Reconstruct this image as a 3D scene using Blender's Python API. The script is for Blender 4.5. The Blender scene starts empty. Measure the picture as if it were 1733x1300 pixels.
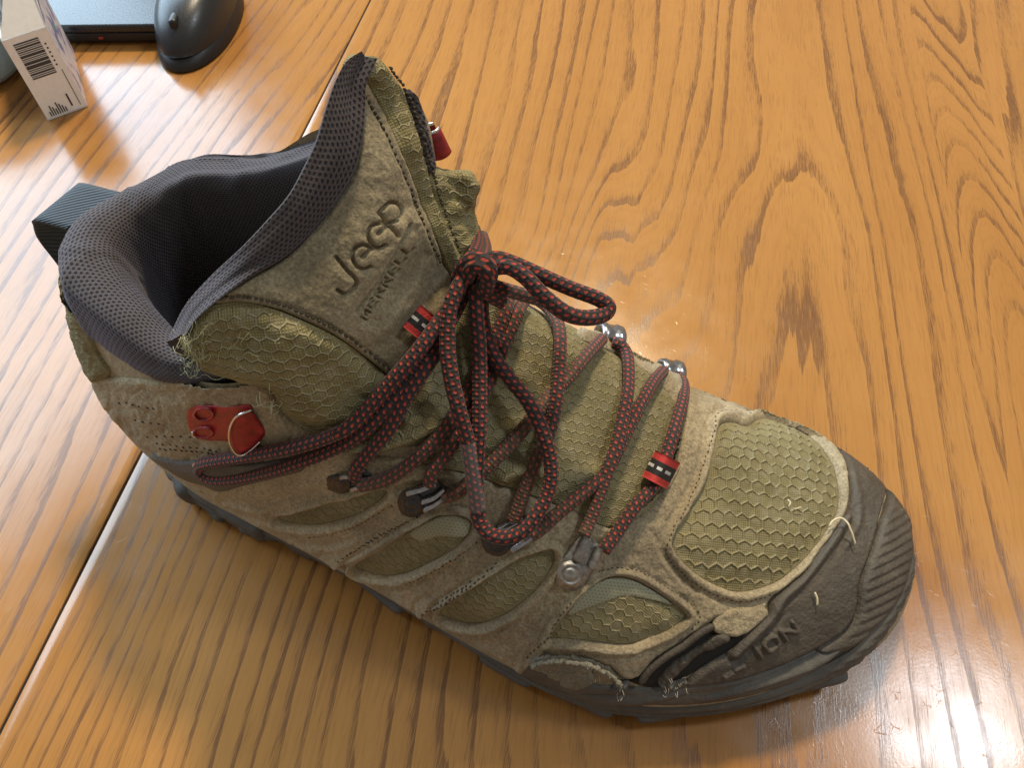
import bpy, bmesh, math, random
import numpy as np
from mathutils import Vector, Matrix
from mathutils.bvhtree import BVHTree
from mathutils.kdtree import KDTree
from mathutils.geometry import delaunay_2d_cdt
random.seed(7); rng = np.random.default_rng(7)
sc = bpy.context.scene
COL = sc.collection
H = 0.31                      # height of the lens above the table in metres; lengths below are in units of H
PITCH = math.radians(56.0)
FPX, CX, CY = 1300.0, 866.5, 650.0

# ------------------------------------------------------------------ camera
cd = bpy.data.cameras.new('camera'); cam = bpy.data.objects.new('camera', cd); COL.objects.link(cam)
cam.location = (0, 0, H); cam.rotation_euler = (math.pi/2 - PITCH, 0, 0)
cd.sensor_width = 36.0; cd.lens = 36.0*FPX/1733.0; cd.clip_start = 0.01; cd.clip_end = 50
cd.dof.use_dof = False
sc.camera = cam
# ------------------------------------------------------------------ light
world = bpy.data.worlds.new('World'); sc.world = world; world.use_nodes = True
bgn = world.node_tree.nodes['Background']
bgn.inputs[0].default_value = (1.0, 0.93, 0.84, 1); bgn.inputs[1].default_value = 0.30
def area(name, loc, target, size, power, color, shape='RECTANGLE', size_y=None, spread=180):
    l = bpy.data.lights.new(name, 'AREA'); l.energy = power; l.color = color; l.shape = shape
    l.size = size; l.spread = math.radians(spread)
    if size_y: l.size_y = size_y
    o = bpy.data.objects.new(name, l); COL.objects.link(o); o.location = loc
    o.rotation_euler = (Vector(target) - Vector(loc)).to_track_quat('-Z', 'Y').to_euler()
    return o
area('ceiling_lamp', (0.15, 1.25, 1.75), (0, 0.12, 0), 0.24, 40, (1.0, 0.83, 0.58), 'DISK')
area('window_light', (-1.45, 1.36, 1.12), (-.05, 0.20, 0), 1.80, 78, (0.60, 0.81, 1.0), 'RECTANGLE', 1.3)
area('room_lamp', (1.02, 0.33, 1.62), (0.1, 0.1, 0), 0.26, 9, (0.84, 0.93, 1.0), 'DISK')
sc.view_settings.view_transform = 'Standard'; sc.view_settings.look = 'None'
sc.view_settings.exposure = 0.03; sc.view_settings.gamma = 1.0

# ------------------------------------------------------------------ coordinates
CP, SP = math.cos(PITCH), math.sin(PITCH)
def rays(px):
    px = np.asarray(px, float).reshape(-1, 2)
    dx = (px[:,0]-CX)/FPX; dy = (CY-px[:,1])/FPX
    return np.stack([dx, CP+dy*SP, -SP+dy*CP], 1)
CAMP = np.array([0, 0, 1.0])
BO = np.array([-.52, .61]); BA = np.array([.9655, -.2603]); BN = np.array([-.2603, -.9655])
def B2W(p):                                   # boot frame (s, w, z) -> world
    p = np.asarray(p, float); s, w, z = p[...,0], p[...,1], p[...,2]
    return np.stack([BO[0]+s*BA[0]+w*BN[0], BO[1]+s*BA[1]+w*BN[1], z], -1)
def W2B(p):
    p = np.asarray(p, float); d = p[...,:2]-BO
    return np.stack([d@BA, d@BN, p[...,2]], -1)
def at_w(px, w):                              # point seen at a pixel, on the upright plane w of the boot
    d = rays(px); w = np.broadcast_to(np.asarray(w, float), (len(d),))
    den = d[:,0]*BN[0]+d[:,1]*BN[1]; num = w - ((-BO[0])*BN[0]+(-BO[1])*BN[1])
    return CAMP + d*(num/den)[:,None]
def at_z(px, z=0.0):
    d = rays(px); t = (np.asarray(z, float)-1.0)/d[:,2]
    return CAMP + d*np.broadcast_to(t, (len(d),))[:,None]
def project(p):
    p = np.asarray(p, float)-CAMP; p = p.reshape(-1, 3)
    dep = p[:,1]*CP - p[:,2]*SP; up = p[:,1]*SP + p[:,2]*CP
    return np.stack([CX+FPX*p[:,0]/dep, CY-FPX*up/dep], 1)

def catmull(P, t, closed=False):              # P (n,k), t in [0,n-1] or [0,n) closed
    P = np.asarray(P, float); n = len(P); t = np.asarray(t, float)
    i = np.floor(t).astype(int)
    if not closed: i = np.clip(i, 0, n-2)
    f = (t-i)[:,None]
    g = (lambda k: P[np.mod(k, n)]) if closed else (lambda k: P[np.clip(k, 0, n-1)])
    a, b, c, d = g(i-1), g(i), g(i+1), g(i+2)
    if not closed:
        a = np.where((i==0)[:,None], 2*b-c, a); d = np.where((i==n-2)[:,None], 2*c-b, d)
    return .5*((2*b)+(-a+c)*f+(2*a-5*b+4*c-d)*f**2+(-a+3*b-3*c+d)*f**3)
def resample(P, step, closed=False, sub=16):  # smooth curve through P, resampled at even steps
    P = np.asarray(P, float); n = len(P)
    t = np.linspace(0, n if closed else n-1, (n*sub)+1)
    if closed: t = t[:-1]
    Q = catmull(P, t, closed)
    if closed: Q = np.vstack([Q, Q[:1]])
    L = np.concatenate([[0], np.cumsum(np.linalg.norm(np.diff(Q, axis=0), axis=1))])
    m = max(int(round(L[-1]/step)), 3)
    u = np.linspace(0, L[-1], m+1)
    R = np.stack([np.interp(u, L, Q[:,k]) for k in range(P.shape[1])], 1)
    return R[:-1] if closed else R
def sstep(a, b, x):
    t = np.clip((np.asarray(x, float)-a)/(b-a), 0, 1); return t*t*(3-2*t)

# ------------------------------------------------------------------ object helpers
def tag(o, label=None, cat=None, group=None, kind=None):
    for k, v in (('label', label), ('category', cat), ('group', group), ('kind', kind)):
        if v: o[k] = v
    return o
def empty(name, loc=(0,0,0)):
    o = bpy.data.objects.new(name, None); COL.objects.link(o); o.location = Vector(loc)*H
    o.empty_display_size = 0.02
    return o
def build(name, verts, faces, mat, parent=None, smooth=True, uv=None, attrs=None):
    verts = np.asarray(verts, float)*H
    off = np.array(parent_world(parent)) if parent else np.zeros(3)
    me = bpy.data.meshes.new(name)
    me.from_pydata((verts-off).tolist(), [], [tuple(int(i) for i in f) for f in faces])
    if uv is not None:
        ul = me.uv_layers.new(name='UVMap')
        li = np.zeros(len(me.loops), int); me.loops.foreach_get('vertex_index', li)
        ul.data.foreach_set('uv', np.asarray(uv, float)[li].ravel())
    for k, v in (attrs or {}).items():
        a = me.attributes.new(k, 'FLOAT', 'POINT'); a.data.foreach_set('value', np.asarray(v, np.float32))
    if mat: me.materials.append(mat)
    if smooth: me.polygons.foreach_set('use_smooth', [True]*len(me.polygons))
    me.update()
    o = bpy.data.objects.new(name, me); COL.objects.link(o)
    if parent: o.parent = parent
    return o
def parent_world(p):
    v = Vector((0,0,0))
    while p: v = v + p.location; p = p.parent
    return v
def grid_faces(n, m, closed_n=False, closed_m=False):
    f = []
    for i in range(n if closed_n else n-1):
        for j in range(m if closed_m else m-1):
            a, b = i, (i+1) % n; c, d = j, (j+1) % m
            f.append((a*m+c, b*m+c, b*m+d, a*m+d))
    return f
# ------------------------------------------------------------------ the form of the boot (boot frame: s from heel to toe, w towards the outer side, z up)
NEAR = [
 [(.015,0,.03),(-.008,0,.09),(-.006,0,.17),(.010,0,.25),(.035,0,.32),(.050,0,.37),(.055,0,.40)],
 [(.050,.075,.03),(.033,.084,.09),(.030,.086,.17),(.040,.083,.25),(.060,.076,.32),(.076,.070,.37),(.082,.068,.395)],
 [(.120,.116,.03),(.118,.124,.09),(.118,.126,.16),(.122,.122,.24),(.135,.114,.31),(.148,.108,.355),(.152,.106,.38)],
 [(.210,.136,.03),(.210,.147,.085),(.212,.150,.15),(.218,.145,.23),(.228,.134,.30),(.235,.127,.345),(.238,.124,.375)],
 [(.310,.155,.03),(.310,.167,.08),(.312,.168,.15),(.318,.157,.23),(.328,.143,.31),(.338,.130,.37),(.345,.120,.42)],
 [(.410,.178,.03),(.410,.190,.08),(.413,.189,.14),(.422,.172,.22),(.434,.140,.31),(.447,.090,.388),(.462,-.012,.440)],
 [(.520,.205,.03),(.520,.217,.075),(.520,.213,.13),(.520,.192,.20),(.520,.155,.27),(.525,.088,.342),(.530,-.025,.388)],
 [(.620,.226,.03),(.620,.236,.065),(.620,.229,.11),(.620,.203,.17),(.620,.158,.228),(.620,.085,.284),(.620,-.030,.314)],
 [(.730,.230,.03),(.730,.237,.055),(.730,.226,.092),(.730,.193,.140),(.730,.143,.182),(.730,.068,.214),(.730,-.028,.229)],
 [(.840,.203,.03),(.840,.208,.055),(.840,.196,.088),(.838,.163,.128),(.838,.116,.156),(.840,.052,.173),(.845,-.020,.178)],
 [(.940,.148,.035),(.943,.152,.058),(.938,.141,.086),(.930,.112,.117),(.925,.078,.138),(.922,.032,.152),(.920,-.022,.156)],
 [(1.020,.083,.042),(1.026,.085,.062),(1.016,.077,.086),(1.0,.057,.110),(.985,.036,.127),(.973,.010,.137),(.962,-.022,.142)],
 [(1.052,-.018,.046),(1.060,-.018,.066),(1.050,-.018,.089),(1.030,-.018,.110),(1.010,-.018,.123),(.995,-.019,.132),(.985,-.022,.137)],
]
# inner (far) side: width at the foot, at each station 1..11
FARW = {1:.078, 2:.112, 3:.118, 4:.122, 5:.130, 6:.150, 7:.168, 8:.180, 9:.178, 10:.160, 11:.108}
FARTOP = {1:(.085,-.065,.405), 2:(.155,-.100,.445), 3:(.245,-.104,.468), 4:(.350,-.095,.525)}
def far_profile(j):
    out = []
    nb = NEAR[j]
    c = nb[6][1]
    for k, (s, w, z) in enumerate(nb):
        wn = nb[0][1]
        f = FARW[j]/max(wn, 1e-3)
        if j >= 5:
            q = (w-c)/(wn-c); out.append((s, c-(FARW[j]+c)*q, z))
        else:
            out.append((s, -w*f, z))
    if j in FARTOP:
        b = out[0]; tp = FARTOP[j]
        for k in range(2, 7):
            q = (k-1)/5.0
            s, w, z = out[k]; z2 = .09 + (tp[2]-.09)*((z-.08)/(out[6][2]-.08)) if k < 6 else tp[2]
            out[k] = (s+(tp[0]-nb[6][0])*q, w*(1-q)+(tp[1])*q, z2)
    if j == 11: out = [(s, w if k == 6 else w, z) for k, (s, w, z) in enumerate(out)]
    return out
RING = [np.array(p) for p in NEAR] + [np.array(far_profile(j)) for j in range(11, 0, -1)]
NR, NU, NV = len(RING), 12, 10
ctrl = np.array(RING)                                     # (24, 7, 3)
def loft(ctrl, nu, nv, closed=True):
    n, m, _ = ctrl.shape
    tv = np.linspace(0, m-1, (m-1)*nv+1)
    A = np.stack([catmull(ctrl[i], tv) for i in range(n)])
    tu = np.arange(n*nu)/nu if closed else np.linspace(0, n-1, (n-1)*nu+1)
    return np.stack([catmull(A[:,j], tu, closed) for j in range(A.shape[1])], 1)
G = loft(ctrl, NU, NV)
body_v = B2W(G).reshape(-1, 3); body_f = grid_faces(G.shape[0], G.shape[1], True, False)
# sole outline (s, w)
OUT = np.array([(-.012,0),(.045,.080),(.13,.128),(.27,.150),(.40,.178),(.52,.210),(.62,.236),(.72,.244),(.84,.214),(.95,.156),(1.012,.092),(1.048,-.010),
                (1.012,-.098),(.935,-.156),(.85,-.178),(.74,-.182),(.62,-.170),(.52,-.150),(.40,-.130),(.27,-.118),(.13,-.112),(.045,-.078)])
outl = resample(OUT, .006, True)
def inset(c, d):
    t = np.roll(c, -2, 0)-np.roll(c, 2, 0); t /= np.linalg.norm(t, axis=1)[:,None]
    n = np.stack([t[:,1], -t[:,0]], 1)                   # outward for this ordering is checked below
    ctr = np.array([.5, .02]); sg = np.sign(np.sum((c-ctr)*n)); return c - sg*n*np.asarray(d)[...,None]
def z_spring(s): return .052*sstep(.80, 1.10, s)**1.3 + .016*sstep(.06, -.02, s)
def z_top(s): return .058 - .006*sstep(.1,.5,s) + .006*sstep(.7,.9,s)+ .030*sstep(.88, 1.05, s)
NLEV = [(0.0,.020),(0.0,.006),(.18,.001),(.42,-.003),(.70,-.001),(.90,.004),(1.0,.012)]
def sole_grid():
    rows = []
    for f, ins in NLEV:
        c = inset(outl, np.full(len(outl), ins)); s = outl[:,0]
        z0 = .020 + z_spring(s); z1 = z_top(s) + .4*z_spring(s)
        rows.append(np.column_stack([c, z0+(z1-z0)*f]))
    tv = np.linspace(0, len(NLEV)-1, 37)
    R = np.stack(rows, 1)
    return np.stack([catmull(R[i], tv) for i in range(len(R))])
SG = sole_grid()
# ridges and grooves moulded into the side wall
lenpos = np.arange(len(SG))*.006
arc = np.linspace(0, 1, SG.shape[1])[None,:]; s_ = SG[:,:,0]; w_ = SG[:,:,1]
nrm = (SG[:,-1:,:2]*0 + (outl - inset(outl, np.full(len(outl), 1.0)))[:,None,:])
toe = sstep(.90, 1.0, s_)
ph = lenpos[:,None]*42 + arc*5.0
ridge = toe*.0032*(np.abs(((ph % 1)-.5))*2-.5)*sstep(.1,.25,arc)*sstep(1.0,.8,arc)
wave = .10*np.sin(lenpos*9)[:,None]
gro = -.0045*np.exp(-((arc-.46-wave)/.035)**2)*(1-toe) - .0035*np.exp(-((arc-.68+wave*.6)/.03)**2)*(1-toe*.6)
SG[:,:,:2] += nrm*(ridge+gro)[...,None]
sole_v = B2W(SG).reshape(-1, 3); sole_f = grid_faces(SG.shape[0], SG.shape[1], True, False)
nb = len(sole_v); bc = len(SG)
sole_f = sole_f + [tuple(i*SG.shape[1] for i in range(bc))][:1]
def tri(f):
    out = []
    for q in f:
        if len(q) == 4: out += [(q[0],q[1],q[2]),(q[0],q[2],q[3])]
        elif len(q) == 3: out.append(q)
    return out
class Surf:                                               # a surface that pixels of the photograph can be laid on
    def __init__(self, parts):
        vs, fs, o = [], [], 0
        for v, f in parts:
            vs.append(np.asarray(v)); fs += [tuple(i+o for i in t) for t in tri(f)]; o += len(v)
        self.v = np.vstack(vs); self.f = np.array(fs)
        self.bvh = BVHTree.FromPolygons(self.v.tolist(), self.f.tolist())
        n = np.zeros_like(self.v); a, b, c = (self.v[self.f[:,k]] for k in range(3)); fn = np.cross(b-a, c-a)
        for k in range(3): np.add.at(n, self.f[:,k], fn)
        self.n = n/np.maximum(np.linalg.norm(n, axis=1), 1e-12)[:,None]
    def hit(self, px):
        d = rays(px); n = len(d); P = np.zeros((n, 3)); I = np.zeros(n, int); cam0 = Vector((0, 0, 1))
        for i in range(n):
            r = Vector(d[i]); loc, nor, idx, dist = self.bvh.ray_cast(cam0, r)
            if loc is None:                                # past the outline: the nearest place on the surface
                best = None
                for t in np.linspace(.45, 1.25, 25):
                    q = self.bvh.find_nearest(cam0+r*t)
                    if best is None or q[3] < best[3]: best = q; bt = t
                for t in np.linspace(bt-.03, bt+.03, 13):
                    q = self.bvh.find_nearest(cam0+r*t)
                    if q[3] < best[3]: best = q; bt = t
                loc, nor, idx, dist = best
            P[i] = loc; I[i] = idx
        tr = self.f[I]; A, Bq, C = self.v[tr[:,0]], self.v[tr[:,1]], self.v[tr[:,2]]
        v0, v1, v2 = Bq-A, C-A, P-A; dt = lambda x, y: (x*y).sum(1)
        d00, d01, d11, d20, d21 = dt(v0,v0), dt(v0,v1), dt(v1,v1), dt(v2,v0), dt(v2,v1)
        den = d00*d11-d01*d01+1e-18; vv = ((d11*d20-d01*d21)/den)[:,None]; ww = ((d00*d21-d01*d20)/den)[:,None]
        N_ = self.n[tr[:,0]]*(1-vv-ww)+self.n[tr[:,1]]*vv+self.n[tr[:,2]]*ww
        N_ /= np.maximum(np.linalg.norm(N_, axis=1), 1e-9)[:,None]
        return P, N_
# ------------------------------------------------------------------ materials
class N:
    def __init__(self, name):
        self.m = bpy.data.materials.new(name); self.m.use_nodes = True
        self.t = self.m.node_tree; self.b = self.t.nodes['Principled BSDF']
        self.out = self.t.nodes['Material Output']
    def n(self, typ, **kw):
        x = self.t.nodes.new(typ)
        for k, v in kw.items():
            if k.startswith('i_'):
                key = k[2:]; key = int(key) if key.isdigit() else key.replace('_', ' ')
                self.put(x.inputs[key], v)
            else: setattr(x, k, v)
        return x
    def put(self, sock, v):
        if hasattr(v, 'is_output'): self.t.links.new(v, sock)
        elif isinstance(v, (tuple, list)) and sock.type == 'RGBA': sock.default_value = tuple(v)+((1,) if len(v) == 3 else ())
        else: sock.default_value = v
    def math(self, op, a, b=None, c=None, clamp=False):
        x = self.t.nodes.new('ShaderNodeMath'); x.operation = op; x.use_clamp = clamp
        for i, v in enumerate((a, b, c)):
            if v is not None: self.put(x.inputs[i], v)
        return x.outputs[0]
    def pos(self): return self.n('ShaderNodeNewGeometry').outputs['Position']
    def noise(self, vec, scale, detail=4, rough=.55, dist=0.0):
        x = self.n('ShaderNodeTexNoise', i_Scale=scale, i_Detail=detail, i_Roughness=rough, i_Distortion=dist)
        self.put(x.inputs['Vector'], vec); return x.outputs['Fac']
    def ramp(self, fac, stops, interp='LINEAR'):
        r = self.n('ShaderNodeValToRGB'); r.color_ramp.interpolation = interp
        e = r.color_ramp.elements
        while len(e) < len(stops): e.new(.5)
        for x, (p, c) in zip(e, stops):
            x.position = p; x.color = (tuple(c)+(1,)) if isinstance(c, (tuple, list)) else (c, c, c, 1)
        self.put(r.inputs[0], fac); return r.outputs[0]
    def mix(self, fac, a, b, blend='MIX'):
        x = self.n('ShaderNodeMix', data_type='RGBA', blend_type=blend)
        self.put(x.inputs[0], fac); self.put(x.inputs[6], a); self.put(x.inputs[7], b); return x.outputs[2]
    def bump(self, h, strength, dist, prev=None):
        x = self.n('ShaderNodeBump', i_Strength=strength, i_Distance=dist); self.put(x.inputs['Height'], h)
        if prev is not None: self.put(x.inputs['Normal'], prev)
        return x.outputs[0]
    def scale(self, vec, s):
        x = self.n('ShaderNodeVectorMath', operation='MULTIPLY'); self.put(x.inputs[0], vec); x.inputs[1].default_value = s
        return x.outputs[0]
    def set(self, **kw):
        for k, v in kw.items(): self.put(self.b.inputs[k.replace('_', ' ')], v)
        return self.m
    def uv(self): return self.n('ShaderNodeUVMap', uv_map='UVMap').outputs[0]
    def attr(self, name): return self.n('ShaderNodeAttribute', attribute_name=name).outputs['Fac']
    def dots(self, su, sv, rx, ry, skew=0.0):       # staggered rows of oval dots over the UVs; returns radius field (0 centre .. 1 rim)
        sep = self.n('ShaderNodeSeparateXYZ'); self.put(sep.inputs[0], self.uv())
        v = self.math('MULTIPLY', sep.outputs[1], sv); row = self.math('FLOOR', v)
        odd = self.math('MODULO', self.math('ABSOLUTE', row), 2.0)
        u = self.math('ADD', self.math('MULTIPLY', sep.outputs[0], su), self.math('MULTIPLY', odd, .5))
        fx = self.math('DIVIDE', self.math('SUBTRACT', self.math('FRACT', u), .5), rx)
        fy = self.math('DIVIDE', self.math('SUBTRACT', self.math('FRACT', v), .5), ry)
        return self.math('SQRT', self.math('ADD', self.math('MULTIPLY', fx, fx), self.math('MULTIPLY', fy, fy)))

def suede(name, c1, c2, dirt=(.12,.10,.075), grain=.35, rough=.92):
    k = N(name); p = k.pos()
    a = k.noise(p, 45, 5, .6); b = k.noise(p, 420, 4, .7); c = k.noise(p, 1050, 3, .7)
    col = k.mix(k.ramp(a, [(.35, 0.0), (.68, 1.0)]), c1, c2)
    col = k.mix(k.math('MULTIPLY', k.ramp(b, [(.38, 1.0), (.58, 0.0)]), .30), col, dirt)
    big = k.noise(p, 16, 3, .6)
    col = k.mix(k.math('MULTIPLY', k.ramp(big, [(.48, 0.0), (.68, 1.0)]), .55), col, dirt)
    fl = k.ramp(c, [(.33, .62), (.67, 1.25)])
    col = k.mix(1.0, col, fl, 'MULTIPLY')
    nr = k.bump(c, grain*1.5, .0008); nr = k.bump(b, .36, .0012, nr); nr = k.bump(a, .35, .004, nr)
    return k.set(Base_Color=col, Roughness=rough, Normal=nr, Specular_IOR_Level=.18, Sheen_Weight=.18, Sheen_Roughness=.6, Sheen_Tint=(.9,.8,.6,1))
def hexmesh(name, c1, c2, thread, shade):
    k = N(name); p = k.pos(); uv = k.uv()
    x, y = k.attr('hex_u'), k.attr('hex_v'); R3 = math.sqrt(3)
    def cell(ox, oy):
        ax = k.math('SUBTRACT', x, ox); dx = k.math('SUBTRACT', ax, k.math('ROUND', ax))
        ay = k.math('DIVIDE', k.math('SUBTRACT', y, oy), R3); dy = k.math('MULTIPLY', k.math('SUBTRACT', ay, k.math('ROUND', ay)), R3)
        return dx, dy, k.math('ADD', k.math('MULTIPLY', dx, dx), k.math('MULTIPLY', dy, dy))
    A, Bc = cell(0, 0), cell(.5, R3/2); pk = k.math('LESS_THAN', A[2], Bc[2])
    sel = lambda u, v: k.math('ADD', k.math('MULTIPLY', u, pk), k.math('MULTIPLY', v, k.math('SUBTRACT', 1.0, pk)))
    dx, dy = sel(A[0], Bc[0]), sel(A[1], Bc[1])
    h1 = k.math('ABSOLUTE', dx); h2 = k.math('ABSOLUTE', k.math('ADD', k.math('MULTIPLY', dx, .5), k.math('MULTIPLY', dy, .866))); h3 = k.math('ABSOLUTE', k.math('SUBTRACT', k.math('MULTIPLY', dx, .5), k.math('MULTIPLY', dy, .866)))
    edge = k.math('SUBTRACT', .5, k.math('MAXIMUM', h1, k.math('MAXIMUM', h2, h3)))
    edge = k.math('ADD', edge, k.math('MULTIPLY', k.math('SUBTRACT', k.noise(p, 900, 2), .5), .06))
    fade = k.attr('ridge')
    line = k.math('MULTIPLY', k.ramp(edge, [(.035, 1.0), (.085, 0.0)]), fade)
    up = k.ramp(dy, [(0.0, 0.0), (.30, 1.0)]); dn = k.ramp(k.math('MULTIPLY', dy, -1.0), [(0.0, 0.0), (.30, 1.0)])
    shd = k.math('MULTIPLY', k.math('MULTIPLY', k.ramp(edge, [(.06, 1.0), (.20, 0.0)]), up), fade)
    a = k.noise(p, 60, 4, .6)
    w1 = k.n('ShaderNodeTexWave', wave_type='BANDS', bands_direction='X', i_Scale=4.2, i_Distortion=.8, i_Detail=1.0); k.put(w1.inputs['Vector'], uv)
    w2 = k.n('ShaderNodeTexWave', wave_type='BANDS', bands_direction='Y', i_Scale=4.2, i_Distortion=.8, i_Detail=1.0); k.put(w2.inputs['Vector'], uv)
    wv = k.math('MULTIPLY', w1.outputs['Fac'], w2.outputs['Fac'])
    col = k.mix(k.ramp(a, [(.36, 0.0), (.66, 1.0)]), c1, c2)
    col = k.mix(1.0, col, k.ramp(wv, [(0, .70), (.6, 1.14)]), 'MULTIPLY')
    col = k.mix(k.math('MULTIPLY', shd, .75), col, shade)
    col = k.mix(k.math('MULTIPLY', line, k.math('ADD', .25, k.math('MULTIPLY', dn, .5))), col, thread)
    dm = k.noise(p, 220, 4, .7)
    col = k.mix(k.math('MULTIPLY', k.ramp(dm, [(.48, 0.0), (.72, 1.0)]), .5), col, (.33,.29,.20))
    hgt = k.math('ADD', k.math('MULTIPLY', line, 1.0), k.math('MULTIPLY', wv, .35)); hgt = k.math('SUBTRACT', hgt, k.math('MULTIPLY', shd, .6))
    nr = k.bump(hgt, .7, .0007); nr = k.bump(dm, .25, .001, nr)
    return k.set(Base_Color=col, Roughness=.92, Normal=nr, Specular_IOR_Level=.12)
def rubber(name, c1, c2, rough=.62, grain=.75, gscale=720):
    k = N(name); p = k.pos()
    a = k.noise(p, 38, 5, .65); b = k.noise(p, gscale, 3, .6); d = k.noise(p, 170, 5, .7)
    col = k.mix(k.ramp(a, [(.35, 0.0), (.7, 1.0)]), c1, c2)
    col = k.mix(k.math('MULTIPLY', k.ramp(d, [(.55, 0.0), (.75, 1.0)]), .35), col, (.19,.17,.13))
    nr = k.bump(b, grain, .0008); nr = k.bump(d, .15, .001, nr)
    r = k.ramp(a, [(.3, rough-.1), (.7, rough+.15)])
    return k.set(Base_Color=col, Roughness=r, Normal=nr, Specular_IOR_Level=.4)
def lining(name, c1, c2, hole, su=6.0, sv=9.6, rx=.40, ry=.38):
    k = N(name); p = k.pos()
    d = k.dots(su, sv, rx, ry); h = k.ramp(d, [(.55, 0.0), (1.1, 1.0)])
    a = k.noise(p, 50, 4, .6)
    col = k.mix(a, c1, c2); col = k.mix(h, hole, col)
    nr = k.bump(h, .9, .0012); nr = k.bump(k.noise(p, 1500, 2), .2, .0004, nr)
    return k.set(Base_Color=col, Roughness=.8, Normal=nr, Specular_IOR_Level=.3, Sheen_Weight=.25, Sheen_Tint=(.7,.7,.9,1))
def plain(name, col, rough=.5, metal=0.0, noise=0.15, scale=300, bump=.1, **kw):
    k = N(name); p = k.pos(); a = k.noise(p, scale, 4, .6)
    c = k.mix(1.0, col, k.ramp(a, [(.3, 1-noise), (.7, 1+noise)]), 'MULTIPLY')
    return k.set(Base_Color=c, Roughness=k.ramp(a, [(.3, max(rough-.08, .02)), (.7, min(rough+.08, 1.0))]), Metallic=metal, Normal=k.bump(a, bump, .0006), **kw)
M = {}
M['suede'] = suede('suede', (.325,.262,.160), (.430,.352,.226))
M['suede_grey'] = suede('suede_grey', (.215,.205,.155), (.285,.270,.205))
M['leather'] = suede('tongue_leather', (.235,.190,.112), (.330,.275,.175), (.10,.08,.05), .12, .72)
M['hexmesh'] = hexmesh('hexagon_mesh', (.225,.192,.096), (.305,.265,.142), (.36,.32,.19), (.070,.056,.024))
M['gusset'] = hexmesh('gusset_mesh', (.215,.182,.082), (.295,.255,.126), (.48,.43,.27), (.080,.064,.026))
M['film'] = N('dotted_film')
k = M['film']; dd = k.dots(7.5, 9, .26, .26)
M['film'] = k.set(Base_Color=k.mix(k.ramp(dd, [(.8, 0.0), (1.1, 1.0)]), (.15,.16,.10), (.27,.265,.18)), Roughness=.55)
M['rubber'] = rubber('toe_rubber', (.055,.046,.036), (.100,.084,.064))
M['sole'] = rubber('sole_rubber', (.068,.063,.056), (.120,.110,.094), .6, .4, 500)
M['lug'] = rubber('lug_rubber', (.070,.067,.062), (.110,.104,.096), .55, .2, 400)
M['black'] = plain('black_tear', (.012,.010,.008), .95)
M['lining'] = lining('padded_mesh_lining', (.048,.037,.034), (.078,.061,.056), (.008,.006,.006))
M['lining_in'] = lining('inner_lining', (.040,.036,.038), (.062,.056,.056), (.010,.009,.010), 6.5, 10)
M['insole'] = plain('insole', (.03,.028,.026), .95)
M['thread'] = plain('seam_thread', (.055,.043,.026), .9)
M['metal'] = plain('gunmetal', (.030,.031,.034), .22, .25, .35, 500, .25)
M['metal_worn'] = plain('worn_metal', (.30,.29,.27), .48, .85, .4, 600, .3)
M['bright'] = plain('bright_gunmetal', (.33,.33,.34), .24, .9, .3, 500, .2)
M['chrome'] = plain('bright_worn_edge', (.70,.68,.64), .22, .9, .1)
M['red'] = plain('red_plastic', (.30,.014,.020), .42, 0, .5, 260, .22)
M['strap'] = N('navy_webbing')
k = M['strap']; wv = k.n('ShaderNodeTexWave', bands_direction='DIAGONAL', i_Scale=3.0, i_Distortion=.4); k.put(wv.inputs['Vector'], k.uv())
M['strap'] = k.set(Base_Color=k.mix(wv.outputs['Fac'], (.022,.030,.040), (.050,.066,.084)), Roughness=.7, Normal=k.bump(wv.outputs['Fac'], .5, .0006), Specular_IOR_Level=.4)
# braided lace: UV = (turns around, length in rows)
k = N('braided_lace')
sep = k.n('ShaderNodeSeparateXYZ'); k.put(sep.inputs[0], k.uv())
cu = k.math('MULTIPLY', sep.outputs[0], 8.0); colm = k.math('FLOOR', cu); odd = k.math('MODULO', colm, 2.0)
rv = k.math('ADD', sep.outputs[1], k.math('MULTIPLY', odd, .5))
fx = k.math('SUBTRACT', k.math('FRACT', cu), .5); fy = k.math('SUBTRACT', k.math('FRACT', rv), .5)
fy2 = k.math('ADD', fy, k.math('MULTIPLY', fx, .35))
dd = k.math('ADD', k.math('POWER', k.math('ABSOLUTE', k.math('DIVIDE', fx, .29)), 2.6), k.math('POWER', k.math('ABSOLUTE', k.math('DIVIDE', fy2, .24)), 2.6))
p = k.pos(); wear = k.noise(p, 900, 3, .6); rb = k.ramp(k.math('ADD', dd, k.math('MULTIPLY', k.math('SUBTRACT', wear, .5), 1.0)), [(.75, 1.0), (1.15, 0.0)])
g = k.noise(p, 40, 3)
redc = k.mix(g, (.30,.034,.024), (.44,.066,.036)); blk = k.mix(wear, (.018,.013,.014), (.040,.030,.028))
dirt = k.attr('dirt')
col = k.mix(rb, blk, redc)
col = k.mix(k.math('MULTIPLY', dirt, k.ramp(k.noise(p, 350, 4, .7), [(.3, .25), (.7, .9)])), col, (.16,.115,.07))
br = k.math('MULTIPLY', k.math('ABSOLUTE', k.math('SINE', k.math('MULTIPLY', cu, math.pi))), k.math('ABSOLUTE', k.math('COSINE', k.math('MULTIPLY', rv, math.pi*2))))
M['lace'] = k.set(Base_Color=col, Roughness=.78, Normal=k.bump(wear, .35, .0006, k.bump(br, .5, .0008)), Specular_IOR_Level=.3, Sheen_Weight=.12)
k = N('clear_aglet'); M['aglet'] = k.set(Base_Color=(.95,.93,.92), Roughness=.10, Alpha=.07, Specular_IOR_Level=.9)
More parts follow.
